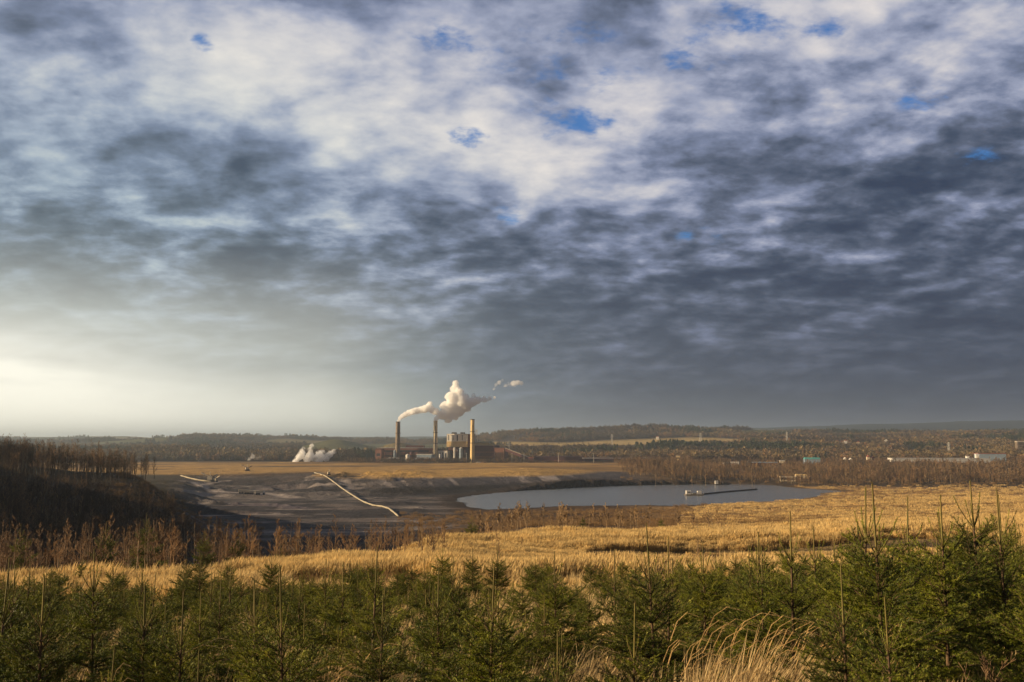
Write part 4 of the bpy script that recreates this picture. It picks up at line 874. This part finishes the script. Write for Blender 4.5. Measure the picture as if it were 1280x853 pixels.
# sloping conveyor gallery and its trestles
def gallery(name, pts, h_, w_, m_, rm, label, every=30, group=None, lightbelt=False):
    o = Vector(pts[0]); t = empty(name, o, 0, label, "conveyor", group); V = [Vector(p) - o for p in pts]
    for nm, dz, hh, ww, mm in (("gallery", 0, h_, w_, m_), ("roof", h_ / 2 + .4, .8, w_ + .8, rm)):
        b_ = MB()
        for a, c in zip(V[:-1], V[1:]):
            d = (c - a); s_ = Vector((-d.y, d.x, 0)).normalized() * ww / 2; u = Vector((0, 0, hh / 2)); z_ = Vector((0, 0, dz))
            P_ = [a - s_ - u, a + s_ - u, a + s_ + u, a - s_ + u, c - s_ - u, c + s_ - u, c + s_ + u, c - s_ + u]
            b_.add([p + z_ for p in P_], [(0, 1, 2, 3), (7, 6, 5, 4), (0, 4, 5, 1), (1, 5, 6, 2), (2, 6, 7, 3), (3, 7, 4, 0)])
        b_.build(nm, mm, t)
    L = 0
    for a, c in zip(V[:-1], V[1:]):
        n_ = max(1, int((c - a).length / every))
        for k in range(n_):
            p = a.lerp(c, (k + .5) / n_); g_ = ground(p.x + o.x, p.y + o.y) - o.z
            if p.z - h_ / 2 - g_ > .8: MB().tube([(p.x - 1.2, p.y, g_ - 1), (p.x, p.y, p.z - h_ / 2), ], .5, 4).tube([(p.x + 1.2, p.y, g_ - 1), (p.x, p.y, p.z - h_ / 2)], .5, 4).build("trestle", M_DARK, t)
    return t
def pt(px, py, Y): return tuple(at(px, py, Y))
gallery("sloping_gallery", [pt(632, 562.3, YW - 4), pt(664, 574.8, YW - 20)], 5.5, 7, M_MAROON, M_BEIGE, "maroon gallery sloping down to the right from the coal bunker")
bld("transfer_shed", 661, 668, 572.5, YW - 30, 16, M_MAROON, M_RED, "small maroon transfer shed at the foot of the sloping gallery", "shed")
t = bld("coal_store", 668, 730, 571.4, YW - 10, 34, M_MAROON, M_MAROON, "long low maroon coal store right of the sloping gallery", "hall", windows=[(.05, .3, .3, .5), (.4, .9, .3, .5)], wm=M_BRICK)
bld("loading_shed", 731, 790, 572.6, YW + 10, 24, M_MAROON, M_BRICK, "long maroon loading shed under the thin white pipe", "hall", windows=[(.1, .9, .3, .6)], wm=M_DARK)
gallery("pipe_bridge", [pt(728, 573.2, YW - 24), pt(776, 573.3, YW - 20), pt(814, 573.0, YW - 16)], 1.0, 2, M_WHITE, M_WHITE, "thin white pipe on trestles running right from the coal store", 26)
t = empty("tanker_row", at(615, 581, YW - 60), 0, "pale teal storage tank lying in front of the dark brown hall", "tank"); gz = ground(t.location.x, t.location.y) - t.location.z
MB().tube([(-9, 0, 0), (-8.4, 0, 0), (8.4, 0, 0), (9, 0, 0)], [1.2, 2.2, 2.2, 1.2], 16).build("drum", M_TEAL, t)
for x in (-6, 0, 6): MB().box((x, 0, gz / 2 - 1), (1.2, 3, -gz + 2 - 2)).build("saddle", M_WHITE, t)
bld("works_shed", 595, 601, 578.3, YW - 55, 10, M_BEIGE, M_WHITE, "small cream shed left of the teal tank", "shed", pitched=1.2)
bld("works_shed", 602, 608, 578.0, YW - 60, 10, M_ORANGE, M_BEIGE, "small orange shed directly beside the teal tank", "shed", pitched=1.2)
bld("works_shed", 624, 646, 580.2, YW - 50, 14, M_BLUE, M_BLUEG, "low blue shed right of the teal tank", "shed")
bld("works_shed", 648, 664, 581.0, YW - 55, 12, M_BLUEG, M_BLUE, "second low blue-grey shed, farther from the teal tank", "shed")
for a, c in (((476, 577.5), (487, 573.0)), ((511, 577.5), (524, 572.6))):
    gallery("duct_bridge", [pt(a[0], a[1], YW - 40), pt(c[0], c[1], YW - 34), pt(c[0] + 12, c[1] + .3, YW - 34)], 1.6, 2.4, M_GREY, M_GREY, "grey duct climbing rightward below the " + ("left chimney" if a[0] < 500 else "pump house"), 20)
for k, px in enumerate((556, 583, 640, 655, 698, 742)):
    x = wx(px, YW - 46); g_ = ground(x, YW - 46); t = empty("lamp_mast", (x, YW - 46, g_), 0, ["slim lamp mast in front of the grey block with maroon roof", "slim lamp mast left of the yellowish chimney's foot", "slim lamp mast before the sloping gallery", "slim lamp mast near the foot of the sloping gallery", "slim lamp mast before the maroon coal store", "slim lamp mast before the loading shed"][k], "lamp mast", "lamp masts on the works yard")
    MB().tube([(0, 0, 0), (0, 0, 17)], [.35, .2], 6).build("pole", M_GREY, t); MB().box((0, 0, 17.2), (3, .8, .4)).build("lamp_head", M_WHITE, t)

# ------------------------------------------------------------------ buildings on the right
bld("factory_hall", 1117, 1236, 573.6, 1700, 26, M_WHITE, M_WHITE, "very long low white-roofed hall above the tree belt at the right", "hall", windows=[(.02, .3, .35, .7), (.34, .6, .35, .7), (.64, .97, .35, .6)], wm=M_GREY, base=578)
bld("penthouse", 1208.5, 1211.5, 571.0, 1706, 8, M_WHITE, M_WHITE, "small white hut on the long white roof, left of the taller one", "hut", base=575)
bld("penthouse", 1220.5, 1224, 568.8, 1706, 8, M_WHITE, M_WHITE, "taller white tower hut near the right end of the long white roof", "hut", base=575)
bld("warehouse", 1226, 1258, 567.5, 1790, 30, M_BLUEG, M_RED, "blue-grey warehouse with a reddish roof right of the long white hall", "warehouse", base=577)
bld("office_block", 1274, 1295, 552.5, 2350, 20, M_CONCD, M_GREY, "pale multi-storey block cut by the right edge of the picture", "building", windows=[(.1, .9, .5, .58), (.1, .9, .68, .76), (.1, .9, .84, .92)], base=565)
bld("workshop", 1007, 1026, 574.2, 1640, 18, M_BLUEG, M_TEAL, "workshop with a turquoise roof among bare trees", "building", pitched=2.6, base=580)
bld("row_shed", 903, 911, 578.8, 1560, 10, M_WHITE, M_GREY, "white shed left of a matching brighter one behind the lake", "shed", base=582)
bld("row_shed", 914, 924, 578.3, 1560, 10, M_WHITE, M_WHITE, "bright white shed, right one of the pair behind the lake", "shed", base=582)
bld("depot", 936, 972, 578.6, 1600, 16, M_MAROON, M_BLUEG, "long low depot with a blue-grey roof behind the lake", "building", windows=[(.1, .9, .3, .6)], base=583)
bld("gatehouse", 975, 981, 576.5, 1602, 8, M_BEIGE, M_WHITE, "small cream gatehouse at the right end of the blue-roofed depot", "hut", base=582)
bld("viaduct", 945, 990, 585.6, 1500, 6, M_CONCD, M_BEIGE, "dark wall with a pale coping below the blue-roofed depot", "wall", base=593)
bld("lakeside_house", 976, 994, 597.0, 1180, 12, M_BEIGE, M_BEIGE, "flat cream house with a dark window band, left of its taller wing", "house", windows=[(.05, .9, .45, .8)], base=601.5)
bld("lakeside_house", 995, 1009, 594.8, 1185, 12, M_BEIGE, M_TAN, "taller cream house right of the flat one near the lake's end", "house", windows=[(.1, .5, .55, .8)], pitched=1.6, base=601)
bld("signal_box", 845.5, 850.5, 570.6, 1700, 8, M_TAN, M_BEIGE, "yellowish upright signal box rising from the brown trees above the lake", "hut", windows=[(.1, .9, .7, .85)], base=580)
bld("farmhouse", 820.5, 824, 546.2, 3350, 10, M_WHITE, M_RED, "lone white farmhouse on the pale field of the hillside", "house", pitched=3, base=549.5)
hs = random.Random(8)
places = [(1048, 551.5), (1053, 552.5), (1058, 551.2), (1063, 553), (1067, 554.5), (1074, 552.8), (1109, 551), (1113, 553.2), (1118, 555), (1123, 555.6), (1127, 558.2), (1086, 571.5), (1092, 573), (1057, 574.2), (1064, 575)]
for k, (px, py) in enumerate(places):
    where = "in the left cluster of the hillside village" if px < 1080 and py < 560 else ("in the right cluster of the hillside village" if py < 560 else "half hidden by trees left of the long white hall")
    Y = 2900 if py < 560 else 1800
    bld("house", px - 1.7, px + 1.7, py, Y + hs.uniform(-40, 40), 11, hs.choice([M_WHITE, M_BEIGE, M_WHITE]), hs.choice([M_RED, M_MAROON, M_GREY]), "small pale house " + where, "house", group="houses " + where, pitched=3.2, base=py + 3.2)

# ------------------------------------------------------------------ the open pit
def conveyor(name, pix, label, r=1.6, up=.7, zs=None):
    P_ = [hit(px, py + .8, 560) for px, py in pix]; o = P_[0].copy(); t = empty(name, o, 0, label, "conveyor")
    pts = []
    for a, c in zip(P_[:-1], P_[1:]):
        for k in range(6):
            q = a.lerp(c, k / 6); q.z = max(q.z, ground(q.x, q.y)) ; pts.append(q)
    pts.append(P_[-1]); zz = np.array([p.z for p in pts]); ker = np.ones(7) / 7; zz = np.convolve(np.pad(zz, 3, mode='edge'), ker, 'valid')
    L = [Vector((p.x, p.y, z + up)) - o for p, z in zip(pts, zz)]
    MB().tube(L, [r * (1 + .3 * math.sin(i * 1.9) * math.sin(i * .7)) for i in range(len(L))], 10).build("belt_cover", M_CONV, t, smooth=True)
    for p in L[::4]: MB().box((p.x, p.y, p.z - r - 1.4), (1.0, 1.0, 3.4)).build("support", M_DARK, t)
    return t
M_CONV = W("pale_belt_cover", (.36, .31, .22), (.25, .22, .16))
conveyor("belt_conveyor", [(393, 591), (401, 593), (410, 597), (420, 605), (431, 613), (443, 621), (455, 628), (466, 632), (478, 633.5), (486, 636), (492, 641), (498, 646)], "long pale covered conveyor curving down the pit towards the right", .62)
conveyor("belt_conveyor", [(226, 594.5), (236, 597.5), (247, 600), (258, 601.5), (264, 602)], "short pale conveyor ending at the stacking machine, left part of the pit", .8)
def stacker(px, py, label, s=1.0, rz=0):
    g_ = hit(px, py, 560); t = empty("stacker", g_, rz, label, "excavator", "machines working in the pit"); MB().box((0, 0, .9), (8, 5, 1.8)).build("crawler", M_DARK, t); MB().box((0, 0, 3.6), (5.5, 4, 3.4)).build("cabin", M_BEIGE, t)
    MB().tube([(1, 0, 4.5), (-10, 0, 9.5)], .7, 5).build("boom", M_BEIGE, t); MB().tube([(1, 0, 4.5), (8, 0, 8.0)], .6, 5).build("counter_boom", M_DARK, t); MB().tube([(0, 0, 5), (0, 0, 11)], .4, 5).build("tower", M_BEIGE, t)
    MB().tube([(0, 0, 11), (-10, 0, 9.6)], .12, 3).build("stay_cable", M_DARK, t); t.scale = (s, s, s); return t
stacker(262.5, 602, "larger machine with raised boom at the end of the short conveyor", 1.05)
stacker(269, 602.5, "smaller machine right of the one at the short conveyor's end", .75, 2.6)
stacker(411, 594, "small machine beside the head of the long curved conveyor", .65, 1.9)
stacker(309, 588.5, "lone dark machine on the brown plateau edge above the pit", .8, .4)
def truck(px, py, label):
    g_ = hit(px, py, 560); t = empty("dump_truck", g_, .3, label, "truck", "trucks on the light haul road in the pit"); MB().prism([(-4, 1.6), (2, 1.6), (2.6, 3.6), (-4.6, 3.9)], -1.6, 1.6).build("tipper", M_BEIGE, t); MB().box((3.3, 0, 2.4), (2, 2.6, 2.2)).build("cab", M_WHITE, t)
    for x in (-3, -.8, 3.2):
        for y in (-1.5, 1.5): MB().tube([(x, y - .3, .9), (x, y + .3, .9)], .9, 10).build("wheel", M_DARK, t)
for px, py, l_ in ((304, 617.5, "first"), (311, 618, "second"), (317, 618.4, "third"), (325, 619, "last")): truck(px, py, l_ + " dump truck from the left on the light haul road in the pit")
# ------------------------------------------------------------------ on the lake
def on_lake(px, py): d = at(px, py, 1); Y = -50 / d.z; return Vector((d.x * Y, Y, -50))
g_ = on_lake(867.5, 619.2); t = empty("dredger", g_, 0, "white floating pump platform with two cabins out on the lake", "pontoon")
MB().box((0, 0, .3), (17, 7, 1.2)).build("hull", M_CONCD, t); MB().box((-5.2, 0, 2.6), (4.6, 4.5, 3.4), taper=.92).build("cabin", M_WHITE, t); MB().box((5.0, 0, 2.4), (3.8, 4.2, 3.0), taper=.92).build("cabin", M_WHITE, t); MB().box((-.2, 0, 1.5), (5.5, 1.6, 1.2)).build("pump", M_BEIGE, t)
for x in (-8, -2, 2, 8): MB().tube([(x, -3.3, .9), (x, -3.3, 2.1)], .08, 5).build("rail_post", M_GREY, t)
MB().box((-5.2, -2.28, 2.8), (2.4, .06, 1.0)).build("window", M_GLASS, t)
a, c, c3 = on_lake(877, 618.7), on_lake(912, 615.2), on_lake(946, 612.4); t = empty("floating_pipeline", a, 0, "dark pipeline on floats trailing right from the white platform", "pipeline")
MB().tube([Vector((0, 0, .6)), (c - a) + Vector((0, 0, .6)), (c3 - a) + Vector((0, 0, .6))], .7, 8).build("pipe", M_DARK, t)
for k in range(26):
    f = (k + .5) / 26; p = (a.lerp(c, f * 2) if f < .5 else c.lerp(c3, f * 2 - 1)) - a; MB().tube([(p.x - .9, p.y - 1.2, .2), (p.x - .9, p.y + 1.2, .2)], .7, 8).build("float", M_DARK, t)
g_ = on_lake(902.5, 606.3); t = empty("barge", g_, 0, "small dark barge with a white hut near the lake's far shore", "barge"); MB().prism([(-8, .1), (-6.5, -.4), (6.5, -.4), (8, .1), (8, 1.0), (-8, 1.0)], -2.5, 2.5).build("hull", M_DARK, t); MB().box((-6.3, 0, 2.9), (3.4, 3, 3.8)).build("cabin", M_WHITE, t); MB().tube([(1, 0, 1), (1, 0, 3.4)], .15, 5).build("mast", M_GREY, t)

# masts and pylons on the horizon
mast(85, 544.0, 5200, 2.5, "thin mast on the left horizon above the hilltop wood", z=ground(wx(85, 5200), 5200))
mast(47.5, 546.5, 5200, 2.0, "shorter thin mast near the left end of the horizon")
mast(636, 551, 2300, 3.0, "power pylon behind the coal bunker", M_GREY, "pylon", "power_pylon", 3)
mast(765, 543, 2900, 3.0, "power pylon, left one of two on the hillside above the coal store", M_GREY, "pylon", "power_pylon", 3)
mast(876, 541.5, 3000, 3.2, "power pylon, right one of two, beside the bare hilltop field", M_GREY, "pylon", "power_pylon", 3)
mast(984, 540, 3000, 3.0, "power pylon among the trees above the turquoise roof", M_GREY, "pylon", "power_pylon", 3)
mast(1186, 553, 2300, 2.6, "grey pylon above the left half of the long white hall", M_GREY, "pylon", "power_pylon", 3)
# shrubs hiding the foot of the works
spread("works_shrubs", [stand(470 + i, M_TWIG_DARK, M_TWIG_DARK if i else M_TWIG, .09, h=12, w_=14) for i in range(3)], 700, (432, 860), (1825, 1872), 35, "bare shrubs along the fence line at the foot of the works", s=(.35, .8), turn=3, sfun=lambda px, Y, x: np.interp(px, [640, 680], [1, .45]))

# ------------------------------------------------------------------ big dry grass clump, weeds
V, Fc = [], None
parts = []
for k, (dx, dy, hh, ln) in enumerate([(-.55, .0, 1.05, .10), (-.3, .2, 1.2, .22), (-.05, -.1, 1.25, .30), (.2, .15, 1.25, .38), (.45, 0, 1.2, .5), (.7, .1, 1.05, .65), (.15, .4, 1.3, .3), (.95, 0, .8, .9)]):
    v, f = tuft(330, .24, hh, .0055, 950 + k, lean=ln, curve=.4); parts.append((v + np.array([dx, dy, 0]), f))
V, Fc = join(*parts); g_ = on_ground(930, 8.1, -.02); t = empty("grass_clump", g_, 0, "big pale golden grass clump leaning right in the clearing at lower right", "grass clump")
link("blades", npmesh("blades", V, Fc, M_STRAW), t)
def panicles(n, seed, xs, hh, lean):
    r_ = np.random.default_rng(seed); P0 = []; P1 = []
    for k in range(n):
        x = r_.uniform(*xs); y = r_.uniform(-.2, .5); h = hh * r_.uniform(.85, 1.2); l_ = lean * r_.uniform(.6, 1.5); q_ = [(x + l_ * h * .62, y, h * .86), (x + l_ * h * .80, y, h * .97), (x + l_ * h * 1.05, y, h * 1.02), (x + l_ * h * 1.32, y, h * 1.0)]; P0 += q_[:3]; P1 += q_[1:]
    P0 = np.array(P0); P1 = np.array(P1); return join(segs_mesh(P0, P1, [.0022] * len(P0), [.0018] * len(P0), 5), needles(P0, P1, 420, .013, .0024, 1.8))
link("seed_heads", npmesh("seed_heads", *panicles(80, 3, (-.8, 1.0), 1.25, .28), M_STRAW), t)
M_WEED = material("dead_weed", (.17, .105, .055), (.10, .065, .04), rough=.9, scale=6, obvar=.2)
def weed(px, Y, h, seed, label):
    t_, c_ = bare_meshes(h, seed, .0035, spread=.32, upright=.6, tr=.006, stems=2); V, Fc = join(t_, c_, needles(np.array([[0, 0, h * .7]]), np.array([[0, 0, h]]), 200, .03, .006)); o = link("dead_weed", npmesh("dead_weed", V, Fc, M_WEED), None, on_ground(px, Y, -.02)); tag(o, label, "weed", "dead brown weeds at the lower right")
for k, (px, Y, h) in enumerate([(1196, 6.6, 1.0), (1222, 6.9, 1.25), (1246, 6.5, 1.05), (1270, 6.8, 1.2), (1212, 6.2, .8), (1262, 6.1, .85), (1180, 7.1, .9)]):
    weed(px, Y, h, 700 + k, "branched dead brown weed in the dry patch at the bottom right")
for k, (px, Y, h) in enumerate([(130, 8.2, 1.0), (392, 7.8, .9), (570, 8.6, .9), (700, 8.8, .95)]):
    v, f = tuft(90, .22, h, .006, 980 + k, lean=.3); pv = panicles(9, 60 + k, (-.2, .25), h * 1.1, .3); V, Fc = join((v, f), pv)
    o = link("grass_clump", npmesh("grass_clump", V, Fc, M_STRAW), None, on_ground(px, Y, -.02)); tag(o, "pale grass clump with seed heads between near spruces, " + ["at the left", "left of centre", "near the middle", "right of the middle"][k], "grass clump")
# ------------------------------------------------------------------ steam
def steam(name, blobs, Y, label, cat="steam", dens=.10, disp=5.0, group=None, lo=.40, hi=.58, nscale=.05, vox=1.6):
    bm_ = bmesh.new(); c0 = at(blobs[0][0], blobs[0][1], Y); rs = random.Random(len(blobs) * 7 + int(blobs[0][0]))
    for px, py, rp in blobs:
        c = at(px, py, Y + rs.uniform(-6, 6)); r = rp * Y / F
        bmesh.ops.create_icosphere(bm_, subdivisions=3, radius=r, matrix=Matrix.Translation(c - c0))
        for k in range(3): 
            d = Vector((rs.gauss(0, 1), rs.gauss(0, 1), rs.gauss(0, 1))).normalized(); bmesh.ops.create_icosphere(bm_, subdivisions=2, radius=r * rs.uniform(.35, .6), matrix=Matrix.Translation(c - c0 + d * r * .75))
    me = bpy.data.meshes.new(name); bm_.to_mesh(me); bm_.free(); o = link(name, me, None, c0); tag(o, label, cat, group)
    md = o.modifiers.new("merge", 'REMESH'); md.mode = 'VOXEL'; md.voxel_size = vox
    tx = bpy.data.textures.new(name, 'CLOUDS'); tx.noise_scale = disp * 1.6; tx.noise_depth = 3
    md = o.modifiers.new("billow", 'DISPLACE'); md.texture = tx; md.strength = disp; md.mid_level = .45; md.texture_coords = 'LOCAL'
    tx = bpy.data.textures.new(name, 'CLOUDS'); tx.noise_scale = disp * .5; tx.noise_depth = 3; md = o.modifiers.new('billow_small', 'DISPLACE'); md.texture = tx; md.strength = disp * .55; md.mid_level = .5; md.texture_coords = 'LOCAL'
    m_ = bpy.data.materials.new(name); m_.use_nodes = True; b = NB(m_.node_tree); b.n.clear(); tc = b.new('ShaderNodeTexCoord').outputs['Object']
    v = b.new('ShaderNodeVolumePrincipled'); v.inputs['Color'].default_value = (.995, .995, .995, 1); v.inputs['Anisotropy'].default_value = 0
    dn = b.m('MULTIPLY', b.step(b.noise(tc, nscale, 5, .6), lo, hi), dens); b.l.new(dn, v.inputs['Density']); ou = b.new('ShaderNodeOutputMaterial'); b.l.new(v.outputs[0], ou.inputs['Volume']); me.materials.append(m_); return o
steam("steam_plume", [(498, 525.8, 1.7), (500, 523, 2.4), (503, 520.5, 3.2), (507, 518.5, 3.7), (511.5, 516.5, 4.0), (516, 515, 4.2), (521, 513.8, 4.3), (526, 512.5, 4.6), (531, 511.5, 5.0), (536, 509.5, 5.2), (537, 505, 3.2), (540, 512.5, 4.6), (545, 514.5, 4.4)], YW - 10, "narrow white steam plume bending right from the dark left chimney", dens=.3, disp=2.6, lo=.22, hi=.42, vox=1.0, nscale=.09)
steam("steam_plume", [(546, 523.5, 3.2), (552, 520, 5.5), (559, 517, 8), (561, 524, 5.0), (556, 508, 6), (566, 508, 9), (564, 497, 7), (569, 486, 5.5), (569, 479.5, 3.4), (574, 491, 6), (577, 502, 8), (582, 507, 7.5), (590, 503, 6), (597, 501, 4.6), (605, 499.5, 3.6), (612, 498.5, 2.8), (618, 497.5, 1.8), (574, 514, 7), (568, 521, 5), (583, 496, 3.6), (592, 495, 3)], YW - 5, "big billowing white steam cloud over the middle chimney", dens=.26, disp=6.5, lo=.30, hi=.48, nscale=.075)
steam("steam_wisp", [(618, 486, 2.0), (620, 482, 2.6), (624, 478.5, 2.8), (628, 475.5, 2.0)], YW, "detached curl of steam, left one of two wisps at the upper right of the cloud", "steam", .09, 3, "steam wisps drifting away", lo=.38, hi=.6, vox=1.2)
steam("steam_wisp", [(632, 482, 2.2), (637, 480.3, 3.4), (642, 479.5, 3.8), (647, 478.5, 3.6), (652, 479.5, 2.6), (649, 469, 1.2)], YW, "detached curl of steam, right one of two wisps at the upper right of the cloud", "steam", .10, 3, "steam wisps drifting away", lo=.38, hi=.6, vox=1.2)
steam("ground_steam", [(371, 575, 4.0), (374, 571, 4.6), (378, 566, 4.0), (379, 561, 2.8), (384, 574, 5.0), (388, 569, 4.4), (388, 563, 3.2), (389, 557.5, 2.0), (394, 574, 5.0), (399, 569, 4.8), (403, 565, 3.4), (407, 572, 5), (413, 568.5, 4.2), (417, 565, 2.8), (398, 575, 5)], 1885, "white steam rising from the ground in several fingers left of the power station", dens=.28, disp=7, lo=.36, hi=.66, nscale=.07)
steam("ground_steam", [(312, 574, 2.2), (316, 571, 2.6), (315, 567.5, 1.6), (321, 573, 2.4), (325, 571.5, 1.6)], 1885, "small low puff of steam far left of the larger ground steam", dens=.08, disp=4, lo=.40, hi=.6, vox=1.2)
# ------------------------------------------------------------------ air
hz = MB().box((0, 0, 0), (2, 2, 2)); 
m_ = bpy.data.materials.new("haze"); m_.use_nodes = True; b = NB(m_.node_tree); b.n.clear(); v = b.new('ShaderNodeVolumePrincipled')
v.inputs['Color'].default_value = (.74, .88, 1.0, 1); v.inputs['Density'].default_value = 8.5e-5; v.inputs['Anisotropy'].default_value = .58
ou = b.new('ShaderNodeOutputMaterial'); b.l.new(v.outputs[0], ou.inputs['Volume'])
me = ground_o.data; co = np.empty(len(me.vertices) * 3, np.float32); me.vertices.foreach_get('co', co); co = co.reshape(-1, 3)
zlo, zhi = float(co[:, 2].min()) - 1, float(co[:, 2].max()) + 30; h_ = hz.build("haze", m_, None, (0, 0, (zlo + zhi) / 2)); h_.scale = (32500, 32500, (zhi - zlo) / 2); tag(h_, "thin evening haze over the whole valley", None, None, 'stuff')
print('haze', zlo, zhi)
